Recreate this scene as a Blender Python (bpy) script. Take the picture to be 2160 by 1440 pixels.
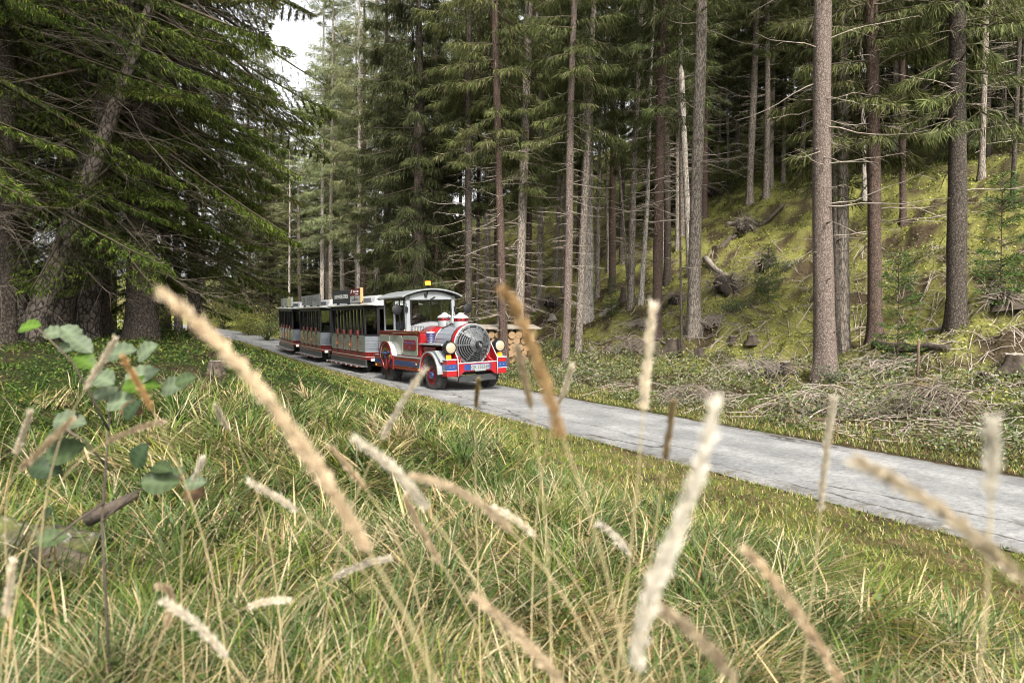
import bpy, bmesh, math, random
import numpy as np
from mathutils import Vector, Matrix, Euler, Quaternion

sc = bpy.context.scene
for o in list(bpy.data.objects):
    bpy.data.objects.remove(o)
col = sc.collection
R = math.radians
rng = np.random.default_rng(11)
random.seed(5)

# ------------------------------------------------------------------ camera
F = 1440.0                                   # focal length in photo pixels (2160 wide)
EYE = Vector((0.0, 0.0, 1.62))
PITCH = math.atan(35.0 / F)
cd = bpy.data.cameras.new('camera')
cd.sensor_width = 36.0
cd.lens = 24.0
cd.clip_start = 0.05
cd.clip_end = 2000.0
cd.dof.use_dof = True
cd.dof.focus_distance = 17.5
cd.dof.aperture_fstop = 3.2
cam = bpy.data.objects.new('camera', cd)
col.objects.link(cam)
cam.location = EYE
cam.rotation_euler = (R(90) - PITCH, 0, 0)
sc.camera = cam
FWD = Vector((0, math.cos(PITCH), -math.sin(PITCH)))
UPV = Vector((0, math.sin(PITCH), math.cos(PITCH)))
RGT = Vector((1, 0, 0))

# ------------------------------------------------------------------ light
SUN_EL, SUN_AZ = R(42), R(165)               # azimuth measured clockwise from +Y (view direction)
w = bpy.data.worlds.new('World')
sc.world = w
w.use_nodes = True
nt = w.node_tree
nt.nodes.clear()
sky = nt.nodes.new('ShaderNodeTexSky')
sky.sky_type = 'NISHITA'
sky.sun_disc = False
sky.sun_elevation = SUN_EL
sky.sun_rotation = SUN_AZ
sky.air_density = 1.0
sky.dust_density = 4.0
sky.ozone_density = 1.0
hs = nt.nodes.new('ShaderNodeHueSaturation')
hs.inputs['Saturation'].default_value = 0.06   # a closed white cloud layer
bg = nt.nodes.new('ShaderNodeBackground')
bg.inputs['Strength'].default_value = 0.085
wo = nt.nodes.new('ShaderNodeOutputWorld')
nt.links.new(sky.outputs[0], hs.inputs['Color'])
nt.links.new(hs.outputs[0], bg.inputs['Color'])
nt.links.new(bg.outputs[0], wo.inputs[0])
sl = bpy.data.lights.new('sun', 'SUN')
sl.energy = 1.5
sl.angle = R(11)
sl.color = (1.0, 0.94, 0.82)
so = bpy.data.objects.new('sun', sl)
col.objects.link(so)
sd = Vector((math.sin(SUN_AZ) * math.cos(SUN_EL), math.cos(SUN_AZ) * math.cos(SUN_EL), math.sin(SUN_EL)))
so.rotation_euler = sd.to_track_quat('Z', 'Y').to_euler()
sc.view_settings.view_transform = 'Standard'
sc.view_settings.look = 'None'
sc.view_settings.gamma = 1.0
sc.view_settings.exposure = 2.25
sc.view_settings.use_curve_mapping = False
sc.render.engine = 'CYCLES'
cy = sc.cycles
cy.max_bounces = 7
cy.diffuse_bounces = 3
cy.glossy_bounces = 3
cy.transmission_bounces = 4
cy.transparent_max_bounces = 10
cy.caustics_reflective = False
cy.caustics_refractive = False
cy.use_denoising = True
cy.filter_width = 1.05
cy.denoising_prefilter = 'ACCURATE'
cy.sample_clamp_indirect = 6.0

# ------------------------------------------------------------------ small maths
def vnoise(x, y, seed=0):
    x = np.asarray(x, float); y = np.asarray(y, float)
    xi = np.floor(x).astype(np.int64); yi = np.floor(y).astype(np.int64)
    fx = x - xi; fy = y - yi
    fx = fx * fx * (3 - 2 * fx); fy = fy * fy * (3 - 2 * fy)
    def h(a, b):
        n = (a * 374761393 + b * 668265263 + seed * 1442695041) & 0x7fffffff
        n = ((n ^ (n >> 13)) * 1274126177) & 0x7fffffff
        n = n ^ (n >> 16)
        return (n % 65536) / 65535.0
    return (h(xi, yi) * (1 - fx) + h(xi + 1, yi) * fx) * (1 - fy) + (h(xi, yi + 1) * (1 - fx) + h(xi + 1, yi + 1) * fx) * fy

def fbm(x, y, seed=0, oct=3):
    v = 0; a = 0.5; t = 0
    for i in range(oct):
        v = v + a * vnoise(x * 2 ** i + 17.3 * i, y * 2 ** i - 9.1 * i, seed + i); t += a; a *= .5
    return v / t

def sstep(a, b, x):
    t = np.clip((x - a) / (b - a), 0, 1)
    return t * t * (3 - 2 * t)

# ------------------------------------------------------------------ lie of the land
# near edge of the road: a straight line, then an arc to the left.  s = metres to the near/left side, t = metres along.
E0 = np.array([1.08, 9.70]); DR = np.array([-0.470, 0.8827]); NR = np.array([-0.8827, -0.470])
W = 3.05
T0, RC = 28.0, 60.0
CC = E0 + DR * T0 + NR * RC

def st(x, y):
    x = np.asarray(x, float); y = np.asarray(y, float)
    dx = x - E0[0]; dy = y - E0[1]
    t = dx * DR[0] + dy * DR[1]
    s = dx * NR[0] + dy * NR[1]
    vx = x - CC[0]; vy = y - CC[1]
    ang = np.arctan2(vx * DR[0] + vy * DR[1], -(vx * NR[0] + vy * NR[1]))
    s2 = RC - np.hypot(vx, vy)
    t2 = T0 + RC * ang
    far = (t > T0) & (ang > 0)
    s = np.where(far, s2, s); t = np.where(far, t2, t)
    return s, t

def xy(s, t):
    if t <= T0:
        p = E0 + DR * t + NR * s
    else:
        a = (t - T0) / RC
        p = CC + (RC - s) * (-NR * math.cos(a) + DR * math.sin(a))
    return float(p[0]), float(p[1])

TZ = np.array([-60, -10, 4, 10, 16, 22, 28, 34, 40, 46, 54, 64, 80, 120, 260.])
ZZ = np.array([0.0, 0.0, 0.0, .03, .08, .14, .24, .48, .85, 1.25, 1.75, 2.1, 2.5, 3, 3.5])
HT = np.array([-30, -12, -8, -4, 0, 4, 10, 16, 26, 40, 60, 200.])
HZ = np.array([.3, .25, .30, .55, .92, 1.25, 1.32, 1.4, 1.0, .6, .4, .3])

def zroad(s, t):
    z = 0
    for k in (-3, -1, 1, 3):
        z = z + np.interp(np.asarray(t) + k, TZ, ZZ) / 4
    return z + 0.02 * np.clip(s, -W, 0)

def height(x, y):
    s, t = st(x, y)
    zr = zroad(s, t)
    H = 0
    for k in (-2, 0, 2):
        H = H + np.interp(t + k, HT, HZ) / 3
    left = H * sstep(0.15, 5.2, s) - 1.0 * sstep(8.5, 20, s) * sstep(-6, 4, t)
    left = left - .35 * sstep(0, 6, s) * sstep(30, 45, t)
    bumpl = (fbm(x * 1.3, y * 1.3, 3) - .5) * .22 * sstep(.4, 2.0, s) + (fbm(x * 4, y * 4, 8) - .5) * .08 * sstep(.2, 1.0, s)
    r = -s - W
    rr = np.maximum(r, 0)
    rise = .06 * rr + .47 * 1.3 * np.log1p(np.exp((rr - 5.6) / 1.3)) - .47 * 1.3 * math.log1p(math.exp(-5.6 / 1.3))
    rise = np.where(rise > 24, 24 + (rise - 24) * .35, rise) * (1 - .7 * sstep(42, 80, t))
    bumpr = ((fbm(x * .45, y * .45, 21) - .5) * .7 * sstep(3, 9, rr) + (fbm(x * 1.2, y * 1.2, 5) - .5) * .85 * sstep(1.0, 5, rr)
             + (fbm(x * 3.6, y * 3.6, 9) - .5) * .38 * sstep(.5, 3, rr))
    z = zr + np.where(s > 0, left + bumpl, 0) + np.where(r > 0, rise + bumpr, 0)
    inside = (s < 0.03) & (r < 0.03)
    return np.where(inside, z - .06, z)

def gz(x, y):
    return float(height(np.array([x]), np.array([y]))[0])

def ray(px, py):
    d = FWD + RGT * ((px - 1080) / F) + UPV * ((720 - py) / F)
    return d

def at_depth(px, py, d):
    r = ray(px, py)
    return EYE + r * (d / r.y)

def ground_at(px, py, dmin=2.0, dmax=120.0):
    r = ray(px, py)
    d = np.geomspace(dmin, dmax, 2500)
    x = EYE.x + r.x / r.y * d; z = EYE.z + r.z / r.y * d
    h = height(x, d)
    k = np.argmax(z < h) if np.any(z < h) else len(d) - 1
    return Vector((float(x[k]), float(d[k]), float(h[k])))

# ------------------------------------------------------------------ materials
def newmat(name):
    m = bpy.data.materials.new(name)
    m.use_nodes = True
    t = m.node_tree
    b = t.nodes['Principled BSDF']
    return m, t, b

def node(t, kind, **kw):
    n = t.nodes.new(kind)
    for k, v in kw.items():
        if k.startswith('i_'):
            n.inputs[k[2:].replace('_', ' ')].default_value = v
        else:
            setattr(n, k, v)
    return n

def c4(c):
    return (c[0], c[1], c[2], 1)

def pmat(name, c1, c2=None, scale=6.0, rough=.5, metal=0.0, bump=.0, bscale=40.0, coat=0.0, spec=.5, dirt=None, dirtamt=.5):
    """painted / plain surface with a second tone in a noise, optional dirt and fine bump"""
    m, t, b = newmat(name)
    c2 = c2 or tuple(x * .85 for x in c1)
    tc = node(t, 'ShaderNodeTexCoord')
    n = node(t, 'ShaderNodeTexNoise', i_Scale=scale, i_Detail=5.0, i_Roughness=.6)
    t.links.new(tc.outputs['Object'], n.inputs['Vector'])
    r = node(t, 'ShaderNodeValToRGB')
    r.color_ramp.elements[0].position = .35; r.color_ramp.elements[1].position = .68
    r.color_ramp.elements[0].color = c4(c2); r.color_ramp.elements[1].color = c4(c1)
    t.links.new(n.outputs[0], r.inputs[0])
    out = r.outputs[0]
    if dirt:
        n2 = node(t, 'ShaderNodeTexNoise', i_Scale=scale * 2.7, i_Detail=8.0, i_Roughness=.75)
        t.links.new(tc.outputs['Object'], n2.inputs['Vector'])
        r2 = node(t, 'ShaderNodeValToRGB')
        r2.color_ramp.elements[0].position = .52; r2.color_ramp.elements[1].position = .72
        r2.color_ramp.elements[1].color = (dirtamt, dirtamt, dirtamt, 1)
        t.links.new(n2.outputs[0], r2.inputs[0])
        mx = node(t, 'ShaderNodeMixRGB')
        t.links.new(r2.outputs[0], mx.inputs[0]); t.links.new(out, mx.inputs[1])
        mx.inputs[2].default_value = c4(dirt)
        out = mx.outputs[0]
    t.links.new(out, b.inputs['Base Color'])
    b.inputs['Roughness'].default_value = rough
    b.inputs['Metallic'].default_value = metal
    b.inputs['Coat Weight'].default_value = coat
    b.inputs['Specular IOR Level'].default_value = spec
    if bump:
        nb = node(t, 'ShaderNodeTexNoise', i_Scale=bscale, i_Detail=6.0)
        t.links.new(tc.outputs['Object'], nb.inputs['Vector'])
        bp = node(t, 'ShaderNodeBump', i_Strength=bump, i_Distance=.02)
        t.links.new(nb.outputs[0], bp.inputs['Height'])
        t.links.new(bp.outputs[0], b.inputs['Normal'])
    return m

def leafmat(name, trans=.35, rough=.6, spec=.15, hue=.04):
    """colour from the 'tint' attribute of the leaf geometry, shifted a little per object"""
    m, t, b = newmat(name)
    a = node(t, 'ShaderNodeAttribute', attribute_name='tint')
    oi = node(t, 'ShaderNodeObjectInfo')
    mr = node(t, 'ShaderNodeMapRange', i_To_Min=.5 - hue * .5, i_To_Max=.5 + hue * .5)
    t.links.new(oi.outputs['Random'], mr.inputs['Value'])
    mv = node(t, 'ShaderNodeMapRange', i_To_Min=.8, i_To_Max=1.2)
    mm = node(t, 'ShaderNodeMath', operation='MULTIPLY', i_1=7.31) if False else t.nodes.new('ShaderNodeMath')
    mm.operation = 'MULTIPLY'; mm.inputs[1].default_value = 7.31
    fr = t.nodes.new('ShaderNodeMath'); fr.operation = 'FRACT'
    t.links.new(oi.outputs['Random'], mm.inputs[0]); t.links.new(mm.outputs[0], fr.inputs[0]); t.links.new(fr.outputs[0], mv.inputs['Value'])
    h = node(t, 'ShaderNodeHueSaturation')
    t.links.new(mr.outputs[0], h.inputs['Hue']); t.links.new(mv.outputs[0], h.inputs['Value'])
    t.links.new(a.outputs['Color'], h.inputs['Color'])
    t.links.new(h.outputs[0], b.inputs['Base Color'])
    b.inputs['Roughness'].default_value = rough
    b.inputs['Specular IOR Level'].default_value = spec
    if trans:
        tr = node(t, 'ShaderNodeBsdfTranslucent')
        t.links.new(h.outputs[0], tr.inputs['Color'])
        mx = node(t, 'ShaderNodeMixShader', i_Fac=trans)
        t.links.new(b.outputs[0], mx.inputs[1]); t.links.new(tr.outputs[0], mx.inputs[2])
        t.links.new(mx.outputs[0], t.nodes['Material Output'].inputs[0])
    return m

def barkmat(name, dark, light, lichen, sx=14.0, sz=3.5, lich=.45, bump=.8):
    m, t, b = newmat(name)
    tc = node(t, 'ShaderNodeTexCoord')
    mp = node(t, 'ShaderNodeMapping'); mp.inputs['Scale'].default_value = (sx, sx, sz)
    t.links.new(tc.outputs['Object'], mp.inputs[0])
    v = node(t, 'ShaderNodeTexVoronoi', feature='DISTANCE_TO_EDGE', i_Scale=1.15)
    n = node(t, 'ShaderNodeTexNoise', i_Scale=1.05, i_Detail=9.0, i_Roughness=.8)
    n0 = node(t, 'ShaderNodeTexNoise', i_Scale=.6, i_Detail=3.0)
    t.links.new(mp.outputs[0], n0.inputs['Vector'])
    ad = node(t, 'ShaderNodeMixRGB', blend_type='ADD'); ad.inputs[0].default_value = 1.0
    t.links.new(mp.outputs[0], ad.inputs[1]); t.links.new(n0.outputs['Color'], ad.inputs[2])
    t.links.new(ad.outputs[0], v.inputs['Vector'])
    t.links.new(mp.outputs[0], n.inputs['Vector'])
    r1 = node(t, 'ShaderNodeValToRGB')
    r1.color_ramp.elements[0].position = .0; r1.color_ramp.elements[1].position = .16
    r1.color_ramp.elements[0].color = (.55, .55, .55, 1)
    t.links.new(v.outputs[0], r1.inputs[0])
    mu = t.nodes.new('ShaderNodeMath'); mu.operation = 'MULTIPLY'
    t.links.new(r1.outputs[0], mu.inputs[0]); t.links.new(n.outputs[0], mu.inputs[1])
    r2 = node(t, 'ShaderNodeValToRGB')
    r2.color_ramp.elements[0].position = .33; r2.color_ramp.elements[1].position = .58
    r2.color_ramp.elements[0].color = c4(dark); r2.color_ramp.elements[1].color = c4(light)
    t.links.new(mu.outputs[0], r2.inputs[0])
    # lichen flecks
    mp2 = node(t, 'ShaderNodeMapping'); mp2.inputs['Scale'].default_value = (sx * 1.1, sx * 1.1, sx * .8)
    t.links.new(tc.outputs['Object'], mp2.inputs[0])
    n3 = node(t, 'ShaderNodeTexNoise', i_Scale=1.7, i_Detail=7.0, i_Roughness=.75)
    t.links.new(mp2.outputs[0], n3.inputs['Vector'])
    r3 = node(t, 'ShaderNodeValToRGB')
    r3.color_ramp.elements[0].position = .62 - .2 * lich; r3.color_ramp.elements[1].position = .74 - .16 * lich
    t.links.new(n3.outputs[0], r3.inputs[0])
    mx = node(t, 'ShaderNodeMixRGB')
    t.links.new(r3.outputs[0], mx.inputs[0]); t.links.new(r2.outputs[0], mx.inputs[1]); mx.inputs[2].default_value = c4(lichen)
    t.links.new(mx.outputs[0], b.inputs['Base Color'])
    b.inputs['Roughness'].default_value = .9
    b.inputs['Specular IOR Level'].default_value = .2
    bp = node(t, 'ShaderNodeBump', i_Strength=bump, i_Distance=.03)
    t.links.new(mu.outputs[0], bp.inputs['Height'])
    t.links.new(bp.outputs[0], b.inputs['Normal'])
    return m

def glassmat(name, tint=(.75, .8, .8), refl=.12):
    m, t, b = newmat(name)
    tr = node(t, 'ShaderNodeBsdfTransparent'); tr.inputs[0].default_value = c4(tint)
    gl = node(t, 'ShaderNodeBsdfGlossy'); gl.inputs['Roughness'].default_value = .03
    fr = node(t, 'ShaderNodeFresnel', i_IOR=1.5)
    mx = node(t, 'ShaderNodeMixShader')
    t.links.new(fr.outputs[0], mx.inputs[0]); t.links.new(tr.outputs[0], mx.inputs[1]); t.links.new(gl.outputs[0], mx.inputs[2])
    t.links.new(mx.outputs[0], t.nodes['Material Output'].inputs[0])
    return m

def emitmat(name, c, e, base=None):
    m, t, b = newmat(name)
    b.inputs['Base Color'].default_value = c4(base or c)
    b.inputs['Emission Color'].default_value = c4(c)
    b.inputs['Emission Strength'].default_value = e
    b.inputs['Roughness'].default_value = .25
    return m

# ------------------------------------------------------------------ objects
def tag(o, label=None, cat=None, group=None, kind=None):
    if label: o['label'] = label
    if cat: o['category'] = cat
    if group: o['group'] = group
    if kind: o['kind'] = kind
    return o

def thing(name, label, cat, loc=(0, 0, 0), rot=(0, 0, 0), group=None):
    o = bpy.data.objects.new(name, None)
    col.objects.link(o)
    o.empty_display_size = .2
    o.location = loc; o.rotation_euler = rot
    return tag(o, label, cat, group)

def link(name, me, mat=None, parent=None):
    o = bpy.data.objects.new(name, me)
    col.objects.link(o)
    if mat is not None and not me.materials:
        for m in (mat if isinstance(mat, (list, tuple)) else [mat]):
            me.materials.append(m)
    if parent: o.parent = parent
    return o

def npmesh(name, V, T, tint=None, smooth=False, Q=None):
    """triangles T (and quads Q) over verts V, with optional per-vertex colour"""
    V = np.asarray(V, np.float32).reshape(-1, 3)
    me = bpy.data.meshes.new(name)
    me.vertices.add(len(V)); me.vertices.foreach_set('co', V.ravel())
    T = np.asarray(T, np.int32).reshape(-1, 3) if T is not None else np.zeros((0, 3), np.int32)
    Q = np.asarray(Q, np.int32).reshape(-1, 4) if Q is not None else np.zeros((0, 4), np.int32)
    idx = np.concatenate([T.ravel(), Q.ravel()])
    me.loops.add(len(idx)); me.loops.foreach_set('vertex_index', idx)
    n = len(T) + len(Q)
    me.polygons.add(n)
    st_ = np.concatenate([np.arange(len(T)) * 3, len(T) * 3 + np.arange(len(Q)) * 4]).astype(np.int32)
    me.polygons.foreach_set('loop_start', st_)
    if smooth:
        me.polygons.foreach_set('use_smooth', np.ones(n, bool))
    me.update(calc_edges=True)
    if tint is not None:
        a = me.attributes.new('tint', 'FLOAT_COLOR', 'POINT')
        c = np.ones((len(V), 4), np.float32); c[:, :3] = tint
        a.data.foreach_set('color', c.ravel())
    return me

class MB:
    """collects simple shapes, built as one mesh object"""
    def __init__(s):
        s.v = []; s.f = []; s.sm = []
    def add(s, v, f, smooth=False, M=None):
        b = len(s.v)
        for p in v:
            p = Vector(p)
            s.v.append(M @ p if M else p)
        for q in f:
            s.f.append([b + i for i in q]); s.sm.append(smooth)
        return s
    def box(s, c, d, rot=None, M=None):
        x, y, z = d[0] / 2, d[1] / 2, d[2] / 2
        v = [Vector((a, b, e)) for a in (-x, x) for b in (-y, y) for e in (-z, z)]
        m = Matrix.Translation(c) @ (Euler(rot).to_matrix().to_4x4() if rot else Matrix())
        if M: m = M @ m
        return s.add(v, [(0, 1, 3, 2), (4, 6, 7, 5), (0, 4, 5, 1), (2, 3, 7, 6), (0, 2, 6, 4), (1, 5, 7, 3)], False, m)
    def prism(s, poly, a, b, axis='y', M=None):
        """polygon (2D) extruded from a to b: axis y -> poly in (x,z); axis x -> poly in (y,z); axis z -> poly in (x,y)"""
        n = len(poly)
        def P(p, k):
            return {'y': (p[0], k, p[1]), 'x': (k, p[0], p[1]), 'z': (p[0], p[1], k)}[axis]
        v = [P(p, a) for p in poly] + [P(p, b) for p in poly]
        f = [list(range(n)), list(range(2 * n - 1, n - 1, -1))]
        for i in range(n):
            j = (i + 1) % n
            f.append((i, i + n, j + n, j))
        return s.add(v, f, False, M)
    def tube(s, pts, rad, n=8, cap=True, smooth=True):
        pts = [Vector(p) for p in pts]
        if not hasattr(rad, '__len__'): rad = [rad] * len(pts)
        v = []; f = []
        ref = Vector((0, 0, 1))
        for i, p in enumerate(pts):
            d = (pts[min(i + 1, len(pts) - 1)] - pts[max(i - 1, 0)]).normalized()
            a = d.cross(ref)
            if a.length < .05: a = d.cross(Vector((1, 0, 0)))
            a.normalize(); b = d.cross(a)
            for k in range(n):
                t = 2 * math.pi * k / n
                v.append(p + (a * math.cos(t) + b * math.sin(t)) * rad[i])
        for i in range(len(pts) - 1):
            for k in range(n):
                k2 = (k + 1) % n
                f.append((i * n + k, i * n + k2, (i + 1) * n + k2, (i + 1) * n + k))
        b0 = len(s.f)
        s.add(v, f, smooth)
        if cap:
            base = len(s.v) - len(v)
            s.f.append([base + k for k in range(n)][::-1]); s.sm.append(False)
            s.f.append([base + (len(pts) - 1) * n + k for k in range(n)]); s.sm.append(False)
        return s
    def lathe(s, prof, c=(0, 0, 0), axis='z', n=32, a0=0.0, a1=2 * math.pi, smooth=True):
        """profile of (radius, height) turned about an axis"""
        full = abs(a1 - a0 - 2 * math.pi) < 1e-6
        m = n if full else n + 1
        v = []; f = []
        c = Vector(c)
        for (r, h) in prof:
            for k in range(m):
                t = a0 + (a1 - a0) * k / n
                p, q = r * math.cos(t), r * math.sin(t)
                v.append(c + Vector({'z': (p, q, h), 'x': (h, p, q), 'y': (q, h, p)}[axis]))
        for i in range(len(prof) - 1):
            for k in range(n):
                k2 = (k + 1) % m
                f.append((i * m + k, i * m + k2, (i + 1) * m + k2, (i + 1) * m + k))
        return s.add(v, f, smooth)
    def build(s, name, mat, parent=None, bevel=0.0, seg=2, auto=True):
        me = bpy.data.meshes.new(name)
        me.from_pydata([tuple(p) for p in s.v], [], s.f)
        me.polygons.foreach_set('use_smooth', np.array(s.sm, bool))
        bm = bmesh.new(); bm.from_mesh(me)
        bmesh.ops.recalc_face_normals(bm, faces=bm.faces)
        bm.to_mesh(me); bm.free()
        me.update()
        o = link(name, me, mat, parent)
        if bevel:
            md = o.modifiers.new('bevel', 'BEVEL'); md.width = bevel; md.segments = seg; md.limit_method = 'ANGLE'; md.angle_limit = R(40)
        return o

def text(name, body, size, loc, rot, mat, parent, ext=.002, align='CENTER', sx=1.0):
    c = bpy.data.curves.new(name, 'FONT')
    c.body = body; c.size = size; c.align_x = align; c.align_y = 'CENTER'; c.extrude = ext
    c.materials.append(mat)
    o = bpy.data.objects.new(name, c); col.objects.link(o)
    o.parent = parent; o.location = loc; o.rotation_euler = rot; o.scale = (sx, 1, 1)
    return o

# ================================================================== SETTING: ground, road
GREEN = np.array((.075, .105, .028)); MOSS = np.array((.148, .150, .048)); SOIL = np.array((.06, .046, .03))
STRAW = np.array((.30, .235, .125)); DKGREEN = np.array((.035, .055, .016)); LITTER = np.array((.12, .092, .06)); MEADOW = np.array((.24, .27, .07))

def mix(a, b, t):
    t = np.asarray(t)[..., None]
    return a * (1 - t) + b * t

def ground_tint(x, y):
    s, t = st(x, y)
    n1 = fbm(x * .7, y * .7, 31); n2 = fbm(x * 2.2, y * 2.2, 37); n3 = fbm(x * 6, y * 6, 41)
    near = mix(mix(SOIL * 1.3, LITTER, n2), GREEN * .9, sstep(.35, .6, n1))
    near = mix(near, mix(MOSS * 1.25, STRAW * .7, sstep(.45, .6, n3)), sstep(3.2, 1.2, s) * sstep(.2, .5, n2))
    near = mix(near, LITTER * .9 + 0 * x[..., None], sstep(.35, .05, s) * sstep(.4, .6, n1))
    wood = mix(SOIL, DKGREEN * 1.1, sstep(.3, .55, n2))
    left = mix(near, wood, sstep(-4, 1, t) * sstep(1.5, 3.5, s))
    left = mix(left, MEADOW + 0 * x[..., None], sstep(10, 15, s) * sstep(2, 8, t))
    left = mix(left, MEADOW * .8 + 0 * x[..., None], sstep(26, 34, t))
    r = -s - W
    slope = mix(mix(LITTER * .8, SOIL, n3), MOSS * 1.55, sstep(.41, .56, n2 * .6 + n1 * .4))
    slope = mix(slope, GREEN * .8, sstep(14, 30, r) * .6)
    verge = mix(mix(LITTER, SOIL, n3), GREEN, sstep(.4, .65, n1))
    right = mix(verge, slope, sstep(3.0, 5.0, r))
    right = mix(right, MEADOW * .8 + 0 * x[..., None], sstep(26, 34, t) * sstep(9, 4, r))
    c = np.where((s > -W * .5)[..., None], left, right)
    return c * (.75 + .5 * n3)[..., None]

ang = np.concatenate([np.arange(-44, 44.01, .25), np.arange(50, 311, 6.0)]) * math.pi / 180
rad = np.geomspace(.4, 420, 430)
na, nr = len(ang), len(rad)
A, RR = np.meshgrid(ang, rad, indexing='ij')
X = np.sin(A) * RR; Y = np.cos(A) * RR
Z = height(X, Y)
V = np.stack([X, Y, Z], -1).reshape(-1, 3)
i = np.arange(na)[:, None]; j = np.arange(nr - 1)[None, :]
i2 = (i + 1) % na
Q = np.stack([i * nr + j, i2 * nr + j, i2 * nr + j + 1, i * nr + j + 1], -1).reshape(-1, 4)
V = np.concatenate([V, [[0, 0, gz(0, 0)]]])
c0 = len(V) - 1
ii = np.arange(na)
T = np.stack([np.full(na, c0), ((ii + 1) % na) * nr, ii * nr], -1)
tint = ground_tint(V[:, 0], V[:, 1])
m_ground, t_, b_ = newmat('forest_ground')
at = node(t_, 'ShaderNodeAttribute', attribute_name='tint')
tc = node(t_, 'ShaderNodeTexCoord')
n1 = node(t_, 'ShaderNodeTexNoise', i_Scale=11.0, i_Detail=12.0, i_Roughness=.8)
t_.links.new(tc.outputs['Object'], n1.inputs['Vector'])
rp = node(t_, 'ShaderNodeValToRGB')
rp.color_ramp.elements[0].position = .3; rp.color_ramp.elements[1].position = .75
rp.color_ramp.elements[0].color = (.45, .42, .4, 1); rp.color_ramp.elements[1].color = (1.5, 1.45, 1.3, 1)
t_.links.new(n1.outputs[0], rp.inputs[0])
ml = node(t_, 'ShaderNodeMixRGB', blend_type='MULTIPLY'); ml.inputs[0].default_value = 1
t_.links.new(at.outputs['Color'], ml.inputs[1]); t_.links.new(rp.outputs[0], ml.inputs[2])
t_.links.new(ml.outputs[0], b_.inputs['Base Color'])
b_.inputs['Roughness'].default_value = .95; b_.inputs['Specular IOR Level'].default_value = .1
bp = node(t_, 'ShaderNodeBump', i_Strength=1.0, i_Distance=.12)
t_.links.new(n1.outputs[0], bp.inputs['Height']); t_.links.new(bp.outputs[0], b_.inputs['Normal'])
g = link('ground', npmesh('ground', V, T, tint, True, Q), m_ground)
tag(g, kind='structure')

# road: a strip that follows (s, t); ragged asphalt edges
ts = np.concatenate([np.arange(-40, 45, .2), np.arange(45, 120, 1.0)])
cols = np.array([0, .06, .2, .5, .85, 1.0])
V = []; RT = []
for t in ts:
    e0 = .05 - .16 * float(fbm(t * 1.1, 3.0, 61)); e1 = -W + .05 - .22 * float(fbm(t * .9, 8.0, 67))
    for k, f in enumerate(cols):
        s = e0 + (e1 - e0) * f
        p = xy(s, t)
        z = float(zroad(s, t)) + .005 + .012 * math.sin(math.pi * f) + .01 * (float(vnoise(s * 1.5, t * 1.2, 71)) - .5)
        if k in (0, len(cols) - 1): z -= .03
        V.append((p[0], p[1], z)); RT.append((s, t, 0))
nc = len(cols)
Q = [(a * nc + k, a * nc + k + 1, (a + 1) * nc + k + 1, (a + 1) * nc + k) for a in range(len(ts) - 1) for k in range(nc - 1)]
me = npmesh('road', V, None, None, True, Q)
a_ = me.attributes.new('lane', 'FLOAT_VECTOR', 'POINT'); a_.data.foreach_set('vector', np.array(RT, np.float32).ravel())
m_road, t_, b_ = newmat('worn_asphalt')
la = node(t_, 'ShaderNodeAttribute', attribute_name='lane')
sep = node(t_, 'ShaderNodeSeparateXYZ'); t_.links.new(la.outputs['Vector'], sep.inputs[0])
vo = node(t_, 'ShaderNodeTexVoronoi', i_Scale=55.0); t_.links.new(la.outputs['Vector'], vo.inputs['Vector'])
na_ = node(t_, 'ShaderNodeTexNoise', i_Scale=1.1, i_Detail=6.0, i_Roughness=.65); t_.links.new(la.outputs['Vector'], na_.inputs['Vector'])
nf = node(t_, 'ShaderNodeTexNoise', i_Scale=14.0, i_Detail=8.0, i_Roughness=.85); t_.links.new(la.outputs['Vector'], nf.inputs['Vector'])
r1 = node(t_, 'ShaderNodeValToRGB')
r1.color_ramp.elements[0].color = (.135, .136, .14, 1); r1.color_ramp.elements[1].color = (.245, .244, .243, 1)
r1.color_ramp.elements[0].position = .34; r1.color_ramp.elements[1].position = .66
t_.links.new(na_.outputs[0], r1.inputs[0])
r2 = node(t_, 'ShaderNodeValToRGB')
r2.color_ramp.elements[0].color = (.5, .5, .5, 1); r2.color_ramp.elements[1].color = (1.5, 1.5, 1.48, 1)
r2.color_ramp.elements[0].position = .33; r2.color_ramp.elements[1].position = .68
t_.links.new(nf.outputs[0], r2.inputs[0])
ml = node(t_, 'ShaderNodeMixRGB', blend_type='MULTIPLY'); ml.inputs[0].default_value = 1
t_.links.new(r1.outputs[0], ml.inputs[1]); t_.links.new(r2.outputs[0], ml.inputs[2])
# cracks: long wandering lines, strongest near the two edges
mp = node(t_, 'ShaderNodeMapping'); mp.inputs['Scale'].default_value = (1.9, .32, 1)
t_.links.new(la.outputs['Vector'], mp.inputs[0])
wn = node(t_, 'ShaderNodeTexNoise', i_Scale=2.2, i_Detail=7.0, i_Roughness=.7); t_.links.new(la.outputs['Vector'], wn.inputs['Vector'])
ad = node(t_, 'ShaderNodeMixRGB', blend_type='ADD'); ad.inputs[0].default_value = .55
t_.links.new(mp.outputs[0], ad.inputs[1]); t_.links.new(wn.outputs['Color'], ad.inputs[2])
cv = node(t_, 'ShaderNodeTexVoronoi', feature='DISTANCE_TO_EDGE', i_Scale=1.0); t_.links.new(ad.outputs[0], cv.inputs['Vector'])
cr = node(t_, 'ShaderNodeValToRGB')
cr.color_ramp.elements[0].color = (1, 1, 1, 1); cr.color_ramp.elements[1].color = (0, 0, 0, 1)
cr.color_ramp.elements[0].position = .014; cr.color_ramp.elements[1].position = .045
t_.links.new(cv.outputs[0], cr.inputs[0])
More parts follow.
